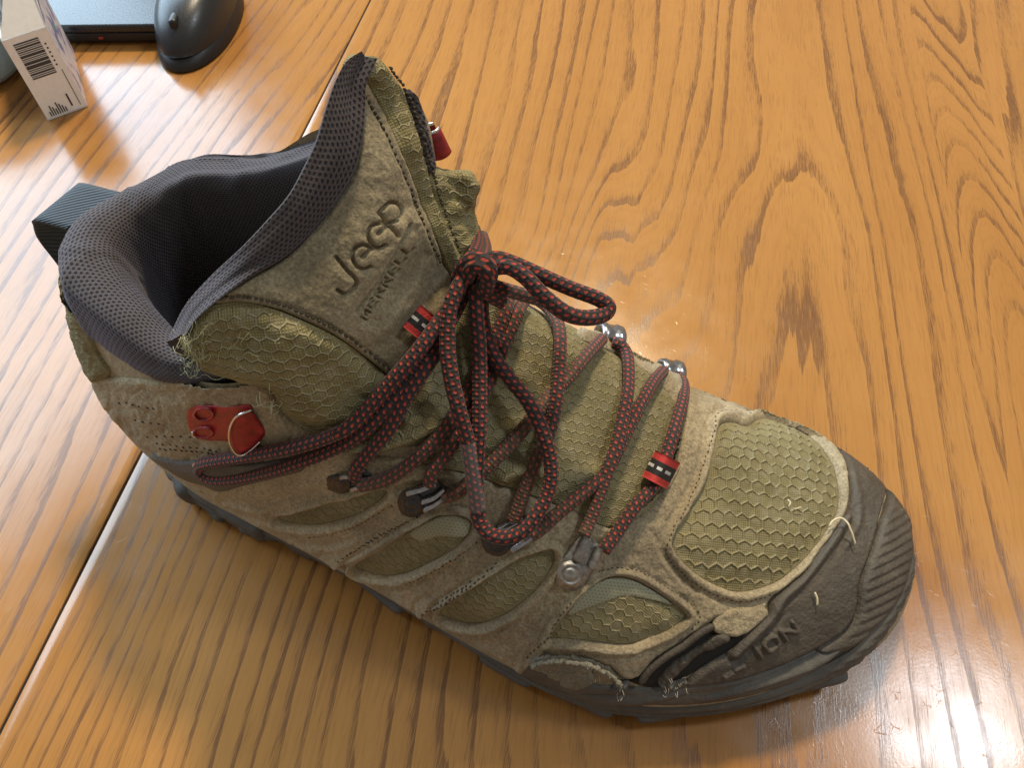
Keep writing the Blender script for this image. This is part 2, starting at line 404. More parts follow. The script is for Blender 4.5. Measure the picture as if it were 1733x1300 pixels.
# woven tab: stripes across u
k = N('woven_tab'); sep = k.n('ShaderNodeSeparateXYZ'); k.put(sep.inputs[0], k.uv())
st = k.ramp(sep.outputs[0], [(0, (.42,.03,.025)), (.24, (.42,.03,.025)), (.27, (.012,.011,.011)), (.73, (.012,.011,.011)), (.76, (.42,.03,.025)), (1, (.42,.03,.025))], 'CONSTANT')
fr = k.math('FRACT', sep.outputs[1]); mid = k.math('COMPARE', sep.outputs[0], .5, .055); dash = k.math('MULTIPLY', mid, k.math('LESS_THAN', fr, .62))
st = k.mix(dash, st, (.50,.48,.44)); wv = k.noise(k.pos(), 1800, 2)
M['tab'] = k.set(Base_Color=st, Roughness=.85, Normal=k.bump(wv, .6, .0006))
k = N('straw'); M['straw'] = k.set(Base_Color=(.62,.52,.33), Roughness=.6)
k = N('green_fibre'); M['fibre'] = k.set(Base_Color=(.34,.33,.18), Roughness=.8)
k = N('pale_fibre'); M['fibre2'] = k.set(Base_Color=(.42,.39,.31), Roughness=.85)
# ------------------------------------------------------------------ tools for laying panels on the form
def vnoise(x, y, seed=0):
    x = np.asarray(x, float); y = np.asarray(y, float); xi = np.floor(x).astype(np.int64); yi = np.floor(y).astype(np.int64)
    fx = x-xi; fy = y-yi; fx = fx*fx*(3-2*fx); fy = fy*fy*(3-2*fy)
    def h(a, b):
        n = (a*374761393 + b*668265263 + seed*974634777) & 0xffffffff
        n = ((n ^ (n >> 13))*1274126177) & 0xffffffff
        return ((n ^ (n >> 16)) & 0xffff)/65535.0
    return (h(xi,yi)*(1-fx)+h(xi+1,yi)*fx)*(1-fy)+(h(xi,yi+1)*(1-fx)+h(xi+1,yi+1)*fx)*fy
def fbm(px, sc, seed=0, oct=3):
    x, y = px[:,0]/sc, px[:,1]/sc; o = 0; a = .5
    for i in range(oct): o = o + a*(vnoise(x, y, seed+i)-.5); x = x*2.03; y = y*2.03; a *= .5
    return o*2
def dist_poly(px, P, closed=True):
    P = np.asarray(P, float); A = P; Bq = np.roll(P, -1, 0)
    if not closed: A, Bq = P[:-1], P[1:]
    if len(A) > 30 and len(px) > 500:                # many segments: distance to points one pixel apart along the line
        pts = np.vstack([a+(b-a)*np.linspace(0, 1, max(int(np.hypot(*(b-a))/.8), 1), endpoint=False)[:,None] for a, b in zip(A, Bq)])
        kd = KDTree(len(pts))
        for i, p in enumerate(pts): kd.insert((p[0], p[1], 0), i)
        kd.balance(); f = kd.find
        return np.array([f((x, y, 0))[2] for x, y in px.tolist()])
    out = np.full(len(px), 1e9)
    for a, b in zip(A, Bq):
        ab = b-a; t = np.clip(((px-a)@ab)/(ab@ab+1e-12), 0, 1)
        d = px-(a+t[:,None]*ab); out = np.minimum(out, d[:,0]**2+d[:,1]**2)
    return np.sqrt(out)
def inside(px, P):
    P = np.asarray(P, float); x, y = px[:,0], px[:,1]; r = np.zeros(len(px), bool)
    j = len(P)-1
    for i in range(len(P)):
        xi, yi = P[i]; xj, yj = P[j]
        if yi != yj:
            r ^= ((yi > y) != (yj > y)) & (x < (xj-xi)*(y-yi)/(yj-yi)+xi)
        j = i
    return r
def sdist(px, P):                                # >0 inside
    d = dist_poly(px, P); return np.where(inside(px, P), d, -d)
def smooth_poly(P, step=6): return resample(np.array(P, float), step, True)
def triangulate(poly, holes, res):
    P = smooth_poly(poly, res); Hs = [smooth_poly(h, res) for h in holes]
    lo, hi = P.min(0), P.max(0)
    gx, gy = np.meshgrid(np.arange(lo[0], hi[0], res), np.arange(lo[1], hi[1], res*.866))
    gx = gx + (np.arange(gx.shape[0]) % 2)[:,None]*res*.5
    g = np.stack([gx.ravel(), gy.ravel()], 1)
    ok = inside(g, P); g = g[ok]; g = g[dist_poly(g, P) > res*.55]
    for h in Hs:
        m = ~inside(g, h); g = g[m]; g = g[dist_poly(g, h) > res*.55]
    pts = [P]+Hs+[g]; edges = []; o = 0
    for q in [P]+Hs:
        n = len(q); edges += [(o+i, o+(i+1) % n) for i in range(n)]; o += n
    allp = np.vstack(pts)
    vc, _, fc, *_ = delaunay_2d_cdt([Vector(p) for p in allp], edges, [], 0, 1e-4)
    V = np.array([tuple(v) for v in vc]); F = np.array([tuple(f) for f in fc])
    c = V[F].mean(1); ok = inside(c, P)
    for h in Hs: ok &= ~inside(c, h)
    F = F[ok]
    used = np.unique(F); mp = -np.ones(len(V), int); mp[used] = np.arange(len(used))
    return V[used], mp[F], P, Hs
def hexfield(uv, pitch):                          # 1 on the honeycomb threads, 0 in the middle of a cell
    x = uv[:,0]/pitch; y = uv[:,1]/pitch
    c = []
    for ox, oy in ((0, 0), (.5, math.sqrt(3)/2)):
        ax = x-ox; ay = (y-oy)
        ix = np.round(ax); iy = np.round(ay/math.sqrt(3))
        dx = ax-ix; dy = ay-iy*math.sqrt(3); c.append((dx, dy, ix+ox*7, iy+oy*5))
    d0 = c[0][0]**2+c[0][1]**2; d1 = c[1][0]**2+c[1][1]**2; pick = d0 < d1
    dx = np.where(pick, c[0][0], c[1][0]); dy = np.where(pick, c[0][1], c[1][1])
    hx = np.maximum.reduce([np.abs(dx), np.abs(dx*.5+dy*.866), np.abs(dx*.5-dy*.866)])
    edge = .5-hx
    return np.exp(-(edge/.06)**2), hx, dy
def drape(name, poly, mat, parent, surf, lift, res=4, holes=(), skirt=.008, hexp=None, amp=.0016, axis=None, attrs=None, uvrot=0.0, ray=False):
    px, F, P, Hs = triangulate(poly, holes, res)
    pt, nr = surf.hit(px)
    if ray: nr = -rays(px); nr /= np.linalg.norm(nr, axis=1)[:,None]
    sd = dist_poly(px, P)
    for h in Hs: sd = np.minimum(sd, dist_poly(px, h))
    L = lift(px, sd) if callable(lift) else np.full(len(px), lift)
    # flat coordinates on the mean plane, in H units
    c = pt.mean(0); n = nr.mean(0); n /= np.linalg.norm(n)
    e1 = np.array([BA[0], BA[1], 0.0]) if axis is None else np.array(axis, float); e1 = e1-n*(e1@n); e1 /= np.linalg.norm(e1); e2 = np.cross(n, e1)
    if uvrot: e1, e2 = e1*math.cos(uvrot)+e2*math.sin(uvrot), e2*math.cos(uvrot)-e1*math.sin(uvrot)
    uv = np.stack([(pt-c)@e1, (pt-c)@e2], 1)
    at = dict(attrs(px, sd)) if attrs else {}
    if hexp:
        wob = np.stack([fbm(px, 60, 5), fbm(px, 60, 9)], 1)*hexp*.26
        huv = (uv+wob)/hexp; rd, hx, dy = hexfield(uv+wob, hexp)
        fade = sstep(2, 9, sd)
        worn = np.clip(.55+.9*np.clip(fbm(px, 45, 31)+.5, 0, 1), 0, 1)
        L = L + fade*amp*worn*(.30*rd + .35*np.clip(dy, -.5, .5))
        at['ridge'] = fade*worn; at['hex_u'] = huv[:,0]; at['hex_v'] = huv[:,1]
    V = pt + nr*L[:,None]
    # skirt round the rim so that the panel has an edge
    ek = {}
    for t in F:
        for a, b in ((t[0],t[1]),(t[1],t[2]),(t[2],t[0])): ek[(a,b)] = 1
    rim = [(a,b) for (a,b) in ek if (b,a) not in ek]
    idx = {}; extra = []; faces = [tuple(t) for t in F]
    for a, b in rim:
        for q in (a, b):
            if q not in idx: idx[q] = len(V)+len(extra); extra.append(V[q]-nr[q]*(skirt+max(L[q], 0)*.6))
        faces.append((b, a, idx[a], idx[b]))
    keys = list(idx)
    V = np.vstack([V, np.array(extra)]) if extra else V
    uv = np.vstack([uv, uv[keys]]) if extra else uv
    at = {q: np.concatenate([v, v[keys]*(q != 'ridge')]) for q, v in at.items()}
    # face towards outside
    a, b, c_ = V[F[:,0]], V[F[:,1]], V[F[:,2]]; fn = np.cross(b-a, c_-a)
    if (fn*nr[F[:,0]]).sum() < 0: faces = [f[::-1] for f in faces]
    return build(name, V, faces, mat, parent, True, uv*H*100, at)
def on(surf, px, lift, ray=False):
    p, n = surf.hit(px)
    if ray: n = -rays(px)
    return p+n*np.asarray(lift, float).reshape(-1, 1) if np.ndim(lift) else p+n*lift
def tube(name, path, rad, mat, parent, sides=10, uvrow=None, attrs=None, braid=False, flat=1.0, join=None, cap=True):
    path = np.asarray(path, float); n = len(path); rad = np.broadcast_to(np.asarray(rad, float), (n,))
    T = np.gradient(path, axis=0); T /= np.maximum(np.linalg.norm(T, axis=1), 1e-12)[:,None]
    up = np.array([0, 0, 1.0]); a = np.cross(T[0], up); a = a if np.linalg.norm(a) > .1 else np.cross(T[0], [1, 0, 0]); a /= np.linalg.norm(a)
    A = [a]
    for i in range(1, n):
        q = A[-1]-T[i]*(A[-1]@T[i]); A.append(q/max(np.linalg.norm(q), 1e-9))
    A = np.array(A); Bv = np.cross(T, A)
    L = np.concatenate([[0], np.cumsum(np.linalg.norm(np.diff(path, axis=0), axis=1))])
    m = sides+1; th = np.linspace(0, 2*math.pi, m)
    R = rad[:,None]*np.ones((1, m))
    U = np.broadcast_to(th/(2*math.pi), (n, m)); Vv = np.broadcast_to((L/(uvrow or 1))[:,None], (n, m))
    if braid:
        cu = U*8; odd = np.floor(cu) % 2; rv = Vv+odd*.5
        R = R*(1+.035*(np.abs(np.sin(cu*math.pi))*(.45+.55*np.abs(np.cos(rv*math.pi))) - .6))
    P = path[:,None,:] + R[...,None]*(np.cos(th)[None,:,None]*A[:,None,:] + flat*np.sin(th)[None,:,None]*Bv[:,None,:])
    V = P.reshape(-1, 3); F = grid_faces(n, m)
    if cap:
        F = F + [tuple(range(sides))][:1] + [tuple((n-1)*m+i for i in range(sides))[::-1]]
    uv = np.stack([U.ravel(), Vv.ravel()], 1)
    at = {k2: np.repeat(np.broadcast_to(v, (n,)), m) for k2, v in (attrs or {}).items()}
    if join is not None: join.append((V, F, uv, at)); return None
    return build(name, V, F, mat, parent, True, uv, at)
def build_joined(name, parts, mat, parent, kind=None):
    vs, fs, us, o = [], [], [], 0; at = {}
    for V, F, uv, a in parts:
        vs.append(V); fs += [tuple(i+o for i in f) for f in F]; us.append(uv); o += len(V)
        for k2, v in a.items(): at.setdefault(k2, []).append(v)
    ob = build(name, np.vstack(vs), fs, mat, parent, True, np.vstack(us), {k2: np.concatenate(v) for k2, v in at.items()})
    if kind: ob['kind'] = kind
    return ob
def stitches(name, line, surf, lift, parent, pitch=9, length=6.0, r=.0011, mat=None, closed=False, jitter=.6):
    P = resample(np.array(line, float), pitch, closed); t = np.gradient(P, axis=0); t /= np.linalg.norm(t, axis=1)[:,None]
    parts = []; Q = []
    for p, d in zip(P, t):
        p = p + rng.normal(0, jitter, 2); ln = length*(.75+.5*rng.random())
        Q += [p-d*ln/2, p-d*ln/4, p, p+d*ln/4, p+d*ln/2]
    Q = np.array(Q); lf = lift(Q, None) if callable(lift) else np.full(len(Q), lift)
    pp, nn = surf.hit(Q); pp = pp+nn*(lf+r*np.tile([-1.2, .2, .5, .2, -1.2], len(P)))[:,None]
    for i in range(len(P)):
        tube('', pp[5*i:5*i+5], r*np.array([.6, 1, 1.1, 1, .6]), None, None, 6, join=parts)
    return build_joined(name, parts, mat or M['thread'], parent)

# ------------------------------------------------------------------ the boot
boot = empty('hiking_boot', B2W(np.array([.5, .02, 0.0])))
tag(boot, 'worn tan and olive hiking boot with red and black laces standing on the oak table', 'boot')
body = build('upper', body_v, body_f, M['suede'], boot); body['label'] = 'worn tan suede upper shell'
sole = build('outsole', sole_v, sole_f, M['sole'], boot)
SB = Surf([(body_v, body_f)])
SBS = Surf([(body_v, body_f), (sole_v, sole_f)])

WA = [(470,876),(500,868),(531,857),(577,845),(623,831),(655,823),(648,842),(623,860),(592,875),(546,886),(500,885)]
WB = [(602,955),(654,925),(697,897),(734,875),(768,869),(795,878),(797,891),(786,912),(765,931),(728,952),(691,968),(654,974),(623,968)]
WC = [(746,1035),(795,995),(848,962),(894,937),(928,928),(938,937),(934,958),(909,995),(875,1026),(838,1048),(808,1055),(777,1051)]
WD = [(929,1078),(950,1043),(978,1008),(1010,983),(1042,974),(1074,981),(1109,1001),(1144,1025),(1160,1040),(1155,1050),(1127,1068),(1091,1082),(1056,1091),(992,1084),(950,1080)]
WE = [(1215,722),(1239,716),(1263,723),(1283,711),(1310,710),(1337,718),(1368,738),(1395,766),(1412,799),(1418,837),(1415,864),(1402,891),(1378,925),(1351,955),(1317,982),(1283,996),(1249,1002),(1222,996),(1188,979),(1158,955),(1141,935),(1136,918),(1148,891),(1171,857),(1192,816),(1205,769)]
SUEDE = [(160,640),(168,672),(190,705),(225,742),(262,765),(292,780),(312,802),(335,828),(380,853),(430,884),(500,922),(565,953),(640,997),(720,1043),(790,1083),(850,1112),(885,1135),(900,1120),(925,1108),(985,1108),(1030,1124),(1060,1146),(1085,1140),(1110,1112),(1150,1084),(1190,1057),(1215,1043),(1250,1050),(1284,1046),(1297,1020),
 (1320,999),(1353,973),(1380,936),(1408,897),(1429,862),(1432,816),(1425,783),(1403,747),(1372,720),(1341,702),(1316,693),(1280,681),(1230,663),(1188,650),(1163,645),(1160,662),(1160,700),(1150,760),(1138,800),(1115,842),(1085,872),(1055,888),(1020,891),(975,868),(920,848),(860,826),(800,806),(740,790),(680,775),(620,768),(560,745),(510,722),(480,700),(470,682),(455,658),(430,642),(380,634),(330,640),(260,642),(200,638)]
RIMS = [np.array(smooth_poly(w, 5)) for w in (WA, WB, WC, WD, WE)]
# overlapping strap edges: (polyline, height); the side to the left of travel lies higher
STEPS = [([(560,965),(568,958),(623,931),(672,903),(715,881),(765,848)], .0045), ([(705,1050),(715,1041),(755,1014),(795,989),(848,955),(895,926)], .0045), ([(880,1140),(886,1131),(918,1100),(950,1047),(978,1010),(1000,985)], .004)]
GROOVES = [([(395,858),(450,872),(520,862),(580,835)], .003, 6), ([(380,842),(440,845),(520,830),(600,825)], .0025, 7), ([(470,900),(540,915),(600,905)], .002, 5),
           ([(1100,900),(1128,948),(1175,1000)], .0015, 5), ([(860,930),(900,905),(935,895)], .002, 5), ([(640,840),(700,818),(760,812)], .003, 6), ([(900,1062),(925,1030),(950,1010)],.0015,4)]
def side_of(px, L):
    L = np.asarray(L, float); best = np.full(len(px), 1e9); s = np.zeros(len(px)); along = np.zeros(len(px))
    n = len(L)-1
    for i, (a, b) in enumerate(zip(L[:-1], L[1:])):
        ab = b-a; t = np.clip(((px-a)@ab)/(ab@ab), 0, 1); d = px-(a+t[:,None]*ab); dd = np.hypot(d[:,0], d[:,1])
        cr = ab[0]*(px[:,1]-a[1])-ab[1]*(px[:,0]-a[0]); m = dd < best
        s[m] = np.sign(-cr[m])*dd[m]; best = np.minimum(best, dd); along[m] = (i+t[m])/n
    return s, along
def relief(px):
    L = np.full(len(px), .0055)
    for i, R in enumerate(RIMS):
        w = 7.0 if i < 4 else 9.0; lo, hi = R.min(0)-4*w, R.max(0)+4*w
        sd = np.full(len(px), -1e3); m = ((px > lo) & (px < hi)).all(1)
        if not m.any(): continue
        sd[m] = sdist(px[m], R)
        L += (.0042 if i < 4 else .0050)*np.exp(-((sd+w)/(w*.75))**2) - .002*np.exp(-((sd+2.4*w)/(w*.5))**2)
    for line, h in STEPS:
        s, al = side_of(px, line)
        L += h*sstep(-1.5, 1.5, s)*np.exp(-np.clip(s, 0, None)/26)*sstep(0, .08, al)*sstep(1, .9, al)
        L -= .002*np.exp(-((s+5)/4)**2)*sstep(0, .08, al)*sstep(1, .9, al)
    for line, h, w in GROOVES:
        d = dist_poly(px, resample(np.array(line, float), 8), False); L -= h*np.exp(-(d/w)**2); L += h*.6*np.exp(-((d-2*w)/w)**2)
    L += .0034*fbm(px, 70, 3) + .0014*fbm(px, 20, 11) + .0008*fbm(px, 7, 17)
    cr = 1-np.abs(fbm(px*[1.0, .6]+fbm(px, 50, 91)[:,None]*14, 34, 57))*6; L -= .0014*np.clip(cr, 0, 1)**2
    return L
def suede_lift(px, sd):
    return relief(px)-.0035*np.exp(-(sd/3.0)**2)
drape('suede_overlay', SUEDE, M['suede'], boot, SBS, suede_lift, 3.0, [WA, WB, WC, WD, WE], .012)
def puff(base, amp, w): return lambda px, sd: base + amp*(1-np.exp(-(sd/w)**2)) + .0012*fbm(px, 24, 41)
for wnd, hp in ((WA, .0105), (WB, .0115), (WC, .0115), (WD, .0125)):
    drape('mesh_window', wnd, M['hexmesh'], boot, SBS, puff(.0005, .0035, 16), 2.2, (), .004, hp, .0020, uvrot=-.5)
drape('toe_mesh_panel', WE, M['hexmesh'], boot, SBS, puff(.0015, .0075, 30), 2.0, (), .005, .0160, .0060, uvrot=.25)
for f in ([(697,898),(734,876),(768,870),(794,879),(796,891),(785,906),(746,904),(715,912)], [(960,1038),(978,1010),(1010,985),(1042,976),(1074,983),(1109,1003),(1135,1022),(1100,1014),(1060,1007),(1030,1014),(990,1028)]):
    drape('window_film', f, M['film'], boot, SBS, lambda px, sd: .0042+.0006*(1-np.exp(-(sd/4)**2)), 3, (), .003)
# seams
for line in ([(528,905),(561,900),(601,885),(635,866),(666,851)], [(595,930),(635,908),(672,888),(709,872)], [(691,983),(734,961),(771,937),(808,915)], [(734,1026),(771,1001),(808,974),(841,950)], [(895,1105),(922,1076),(943,1040),(962,1012)], [(580,940),(610,922),(650,897),(690,878)], [(722,1030),(760,1004),(800,976)],
             [(1152,690),(1145,750),(1130,800),(1105,840),(1075,865)], [(1010,965),(1045,960),(1080,967),(1120,990),(1165,1022),(1182,1042),(1170,1062)]):
    stitches('stitching', line, SBS, lambda q, s: relief(q)-.0012, boot, 8, 5.5, .0012)
off = RIMS[4]; ctr = off.mean(0); d = off-ctr; off2 = off + d/np.linalg.norm(d, axis=1)[:,None]*15
off2 = off2[(off2[:,0] < 1300)]
k0 = np.argmax(np.linalg.norm(np.diff(np.vstack([off2, off2[:1]]), axis=0), axis=1)); off2 = np.roll(off2, -(k0+1), 0)
stitches('stitching', off2[::3], SBS, lambda q, s: relief(q)-.0012, boot, 8, 5.0, .0011)
for line, pt, ln in (([(208,677),(238,680),(268,685)], 13, 4), ([(236,706),(255,709),(276,711)], 15, 4), ([(256,733),(300,733),(340,735)], 13, 5), ([(278,752),(320,757),(370,764),(400,768)], 9, 5), ([(272,744),(310,750),(372,757)], 11, 4)):
    stitches('perforation_row', line, SBS, lambda q, s: relief(q)-.0008, boot, pt, ln, .0013, M['black'])
# mesh of the bellows between the lace stays
INSTEP = [(470,690),(510,718),(560,742),(620,764),(680,772),(740,787),(800,803),(860,823),(920,845),(975,866),(1020,890),(1055,887),(1085,871),(1115,841),(1137,800),(1149,760),(1158,700),(1150,662),(1110,632),(1060,598),(1000,570),(945,540),(900,510),(850,480),(800,470),(760,540),(720,620),(680,650),(600,690),(540,700)]
def instep_lift(px, sd):
    L = .001+.003*(1-np.exp(-(sd/22)**2))
    for line, h, w in (([(600,752),(660,745),(740,712)], .014, 13), ([(690,705),(760,690),(800,700)], .010, 14), ([(850,805),(880,790),(915,800)], .012, 14), ([(930,835),(960,812),(1000,800)], .006, 14), ([(820,745),(870,725),(910,700)], .005, 16), ([(640,775),(700,762),(760,760)],-.006,10), ([(800,785),(850,770),(900,760)],-.004,10)):
        d = dist_poly(px, resample(np.array(line, float), 10), False); L = L+h*np.exp(-(d/w)**2)
    return L+.004*fbm(px, 60, 77)
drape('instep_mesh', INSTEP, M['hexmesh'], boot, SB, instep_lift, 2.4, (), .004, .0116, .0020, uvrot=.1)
EYE = [(980,560),(1015,570),(1040,580),(1075,598),(1120,620),(1158,640),(1157,690),(1141,690),(1122,665),(1092,636),(1062,612),(1035,600),(1000,588),(975,574)]
drape('lace_stay', EYE, M['suede'], boot, SB, lambda px, sd: .006+.010*(1-np.exp(-(sd/9)**2))+.006*fbm(px, 26, 5), 3, (), .012)
# rubber toe
CAP = [(1318,690),(1341,702),(1372,720),(1403,747),(1425,783),(1432,816),(1429,862),(1408,897),(1380,936),(1353,973),(1320,999),(1301,1017),(1296,1040),(1262,1072),(1236,1098),(1200,1120),(1172,1140),(1160,1158),(1205,1156),(1260,1144),(1320,1124),(1380,1096),(1425,1066),(1445,1034),(1452,985),(1472,930),(1487,880),(1499,838),(1480,806),(1440,765),(1400,731),(1360,706)]
LET = [[(1239,1126),(1254,1121)], [(1222,1138),(1236,1131)]]
_GA, _GU = np.array([.83, -.56]), np.array([-.52, -.80])
for _o, _st in ((0, [[(.5,0),(.5,1)]]), (26, [[(.2,0),(0,.25),(0,.75),(.2,1),(.8,1),(1,.75),(1,.25),(.8,0),(.2,0)]]), (62, [[(0,0),(0,1),(1,0),(1,1)]])):
    for _l in _st: LET.append([tuple(np.array([1272., 1113.])+_GA*(_o+x*24)+_GU*(y*19)) for x, y in _l])
LETR = [np.array(l, float) for l in LET]
def cap_lift(px, sd):
    L = .0075 - .005*np.exp(-(sd/4)**2)
    # moulded cord along the rim
    rim = resample(np.array([(1424,880),(1404,915),(1376,952),(1345,988),(1318,1012),(1303,1036),(1270,1070),(1238,1100)], float), 8)
    d = dist_poly(px, rim, False); L += .0055*np.exp(-(d/8)**2) - .0030*np.exp(-((d-15)/5)**2)
    r2 = resample(np.array([(1408,935),(1380,972),(1345,1010),(1310,1045),(1270,1085)], float), 8); d = dist_poly(px, r2, False); L += .0018*np.exp(-(d/3)**2)
    r3 = resample(np.array([(1330,700),(1385,738),(1420,780),(1443,830),(1447,880),(1425,925)], float), 8); d = dist_poly(px, r3, False); L += .0030*np.exp(-(d/7)**2)
    c1 = resample(np.array([(1497,838),(1490,860),(1485,885)], float), 6); d = dist_poly(px, c1, False); L -= .006*np.exp(-(d/3.5)**2)
    for s in LETR:
        d = dist_poly(px, s, False); L += .0040*sstep(3.4, 2.0, d)
    return L+.0008*fbm(px, 12, 3)
drape('toe_cap', CAP, M['rubber'], boot, SBS, cap_lift, 1.9, (), .010)
BUMP = [(1360,706),(1400,731),(1440,765),(1480,806),(1499,838),(1487,880),(1472,930),(1452,985),(1445,1034),(1425,1066),(1380,1096),(1400,1106),(1440,1095),(1480,1060),(1512,1020),(1532,975),(1541,925),(1536,880),(1520,845),(1490,812),(1445,765),(1400,727)]
def bump_lift(px, sd):
    ax = np.array([.62, -.78]); u = (px-np.array([1500., 950.]))
    q = (u@np.array([.50, .87])+.0010*(u[:,0]-20)**2)/13.5
    f = q-np.floor(q); rid = sstep(0, .7, f)*sstep(1.0, .86, f)
    low = sstep(840, 900, px[:,1])
    return .0085+.0017*rid*low*sstep(3, 14, sd)-.006*np.exp(-(sd/4)**2)
drape('toe_bumper', BUMP, M['rubber'], boot, SBS, bump_lift, 2.4, (), .012)
FOX = [(868,1126),(900,1124),(960,1152),(1040,1160),(1110,1162),(1170,1150),(1240,1147),(1320,1126),(1400,1087),(1438,1052),(1456,1072),(1424,1106),(1350,1150),(1250,1180),(1150,1192),(1050,1188),(960,1176),(900,1152)]
drape('foxing', FOX, M['sole'], boot, SBS, lambda px, sd: .0045-.003*np.exp(-(sd/4)**2)+.0008*fbm(px, 14, 5)-.0016*np.exp(-(dist_poly(px, np.array([(900,1140),(1000,1172),(1100,1178),(1200,1168),(1300,1145),(1400,1100)], float), False)/3)**2), 3, (), .006)
RIB = [(1165,1176),(1200,1172),(1240,1160),(1300,1139),(1360,1112),(1410,1084),(1434,1066),(1430,1088),(1398,1118),(1345,1143),(1285,1162),(1225,1178),(1185,1184)]
drape('sidewall_rib', RIB, M['sole'], boot, SBS, lambda px, sd: .004+.010*(1-np.exp(-(sd/9)**2))+.001*fbm(px, 14, 3), 3, (), .006)
RIB2 = [(925,1160),(980,1170),(1040,1172),(1100,1168),(1150,1160),(1175,1158),(1160,1172),(1120,1184),(1060,1192),(1000,1188),(955,1176)]
drape('sidewall_rib', RIB2, M['sole'], boot, SBS, lambda px, sd: .004+.007*(1-np.exp(-(sd/9)**2))+.001*fbm(px, 14, 5), 3, (), .006)
# rand that has come away, with the tear behind it
GAP = [(1062,1150),(1090,1142),(1112,1115),(1152,1087),(1192,1060),(1215,1046),(1250,1053),(1284,1049),(1292,1040),(1262,1070),(1238,1097),(1200,1120),(1172,1138),(1140,1155),(1100,1162)]
drape('torn_gap', GAP, M['black'], boot, SBS, .0012, 6, (), .002)
def rand_path(pts, lift): 
    return on(SBS, resample(np.array(pts, float), 3), lift)
def ribbed(n, r): i = np.arange(n); return r*(1+.035*np.sin(i*1.9))*np.clip(np.minimum(i, n-1-i)/4+.5, .5, 1)
pth = rand_path([(1083,1150),(1096,1130),(1122,1108),(1152,1090),(1182,1068),(1205,1056)], .006); tube('rand_edge', pth, ribbed(len(pth), .0042), M['rubber'], boot, 10)
FL = [(1112,1150),(1135,1122),(1165,1103),(1195,1082),(1218,1070),(1232,1078),(1215,1092),(1180,1108),(1150,1132),(1125,1155)]
drape('rand_flap', FL, M['rubber'], boot, SBS, lambda px, sd: .0035+.0025*(1-np.exp(-(sd/3)**2))+.005*fbm(px, 30, 8)+.0025*fbm(px, 8, 9), 3, (), .008)
TIP = [(1208,1046),(1232,1030),(1262,1026),(1290,1028),(1292,1042),(1270,1060),(1245,1074),(1222,1072),(1205,1064)]
drape('suede_flap', TIP, M['suede'], boot, SBS, lambda px, sd: .0055+.0015*(1-np.exp(-(sd/3)**2))+.005*fbm(px, 40, 9)+.001*fbm(px, 8, 9), 3, (), .01)
TEAR = [(898,1112),(912,1102),(950,1102),(990,1108),(1022,1122),(1046,1138),(1050,1148),(1030,1140),(1004,1128),(1003,1150),(985,1162),(972,1160),(945,1150),(920,1136),(902,1126)]
def tear_lift(px, sd): return .005+.002*(1-np.exp(-(sd/2.5)**2))+.004*sstep(1125, 1105, px[:,1])+.004*fbm(px, 26, 21)+.002*fbm(px, 7, 2)
_t = resample(np.array(TEAR, float), 5, True); TEAR = _t + rng.normal(0, 1.5, _t.shape)
drape('torn_suede', TEAR, M['suede_grey'], boot, SBS, tear_lift, 2.5, (), .012)
q = resample(np.array([(903,1110),(925,1103),(960,1104),(995,1110),(1022,1122),(1040,1134),(1050,1146)], float), 3); q = q+rng.normal(0, 1.0, q.shape)
tube('torn_edge', on(SBS, q, .013+.002*rng.random(len(q))), .0026*(.7+.6*rng.random(len(q))), M['suede_grey'], boot, 7)
for q, r in (((1126,1150), 13), ((1150,1154), 13), ((1052,1156), 11)):
    a = np.linspace(0, 2*math.pi, 9)[:-1]; rr = r*(.45+.9*rng.random(8)); pl = np.stack([q[0]+rr*np.cos(a)*1.3, q[1]+rr*np.sin(a)*.75], 1)
    drape('frayed_scrap', pl, M['sole'] if r > 10 else M['suede_grey'], boot, SBS, lambda px, sd: .008+.010*fbm(px, 11, int(q[0])), 2.5, (), .01)
# ------------------------------------------------------------------ tongue: a sheet given by control points (pixel x, y, plane w), smooth between them
TC = np.array([(330,545,.130),(420,475,.100),(500,425,.062),(560,365,.030),(603,285,-.004),(606,200,-.034),(612,110,-.062),(480,600,.128),(430,645,.140),(350,610,.136),(550,700,.132),(640,690,.100),
 (560,560,.098),(600,470,.062),(650,420,.032),(650,300,-.012),(700,400,.0),(660,560,.066),(740,470,-.014),(720,640,.062),(690,250,-.052),(700,300,-.045),(725,345,-.050),(650,130,-.086),(690,180,-.096),(725,260,-.098),(735,300,-.080),(795,300,-.094),(805,390,-.082),(775,420,-.046),(790,480,-.026),(800,560,.006),(795,650,.040)])
_d = rays(TC[:,:2]); _t = ((at_w(TC[:,:2], TC[:,2])-CAMP)*_d).sum(1)/(_d*_d).sum(1)
def _U(r2): return np.where(r2 < 1e-12, 0, r2*np.log(r2+1e-12))
_X = TC[:,:2]/300.0; _n = len(_X)
_K = _U(((_X[:,None]-_X[None])**2).sum(-1))+np.eye(_n)*.02; _Pm = np.column_stack([np.ones(_n), _X])
_A = np.block([[_K, _Pm], [_Pm.T, np.zeros((3, 3))]]); _sol = np.linalg.solve(_A, np.concatenate([_t, np.zeros(3)]))
class Tongue:
    def depth(self, px):
        x = np.asarray(px, float)/300.0
        return _U(((x[:,None]-_X[None])**2).sum(-1))@_sol[:_n]+_sol[_n]+x@_sol[_n+1:]
    def pos(self, px): return CAMP+rays(px)*self.depth(px)[:,None]
    def hit(self, px):
        px = np.asarray(px, float); p = self.pos(px); a = self.pos(px+[3, 0])-self.pos(px-[3, 0]); b = self.pos(px+[0, 3])-self.pos(px-[0, 3])
        n = np.cross(a, b); n /= np.linalg.norm(n, axis=1)[:,None]; d = rays(px)
        n = np.where(((n*d).sum(1) > 0)[:,None], -n, n); return p, n
TS = Tongue()
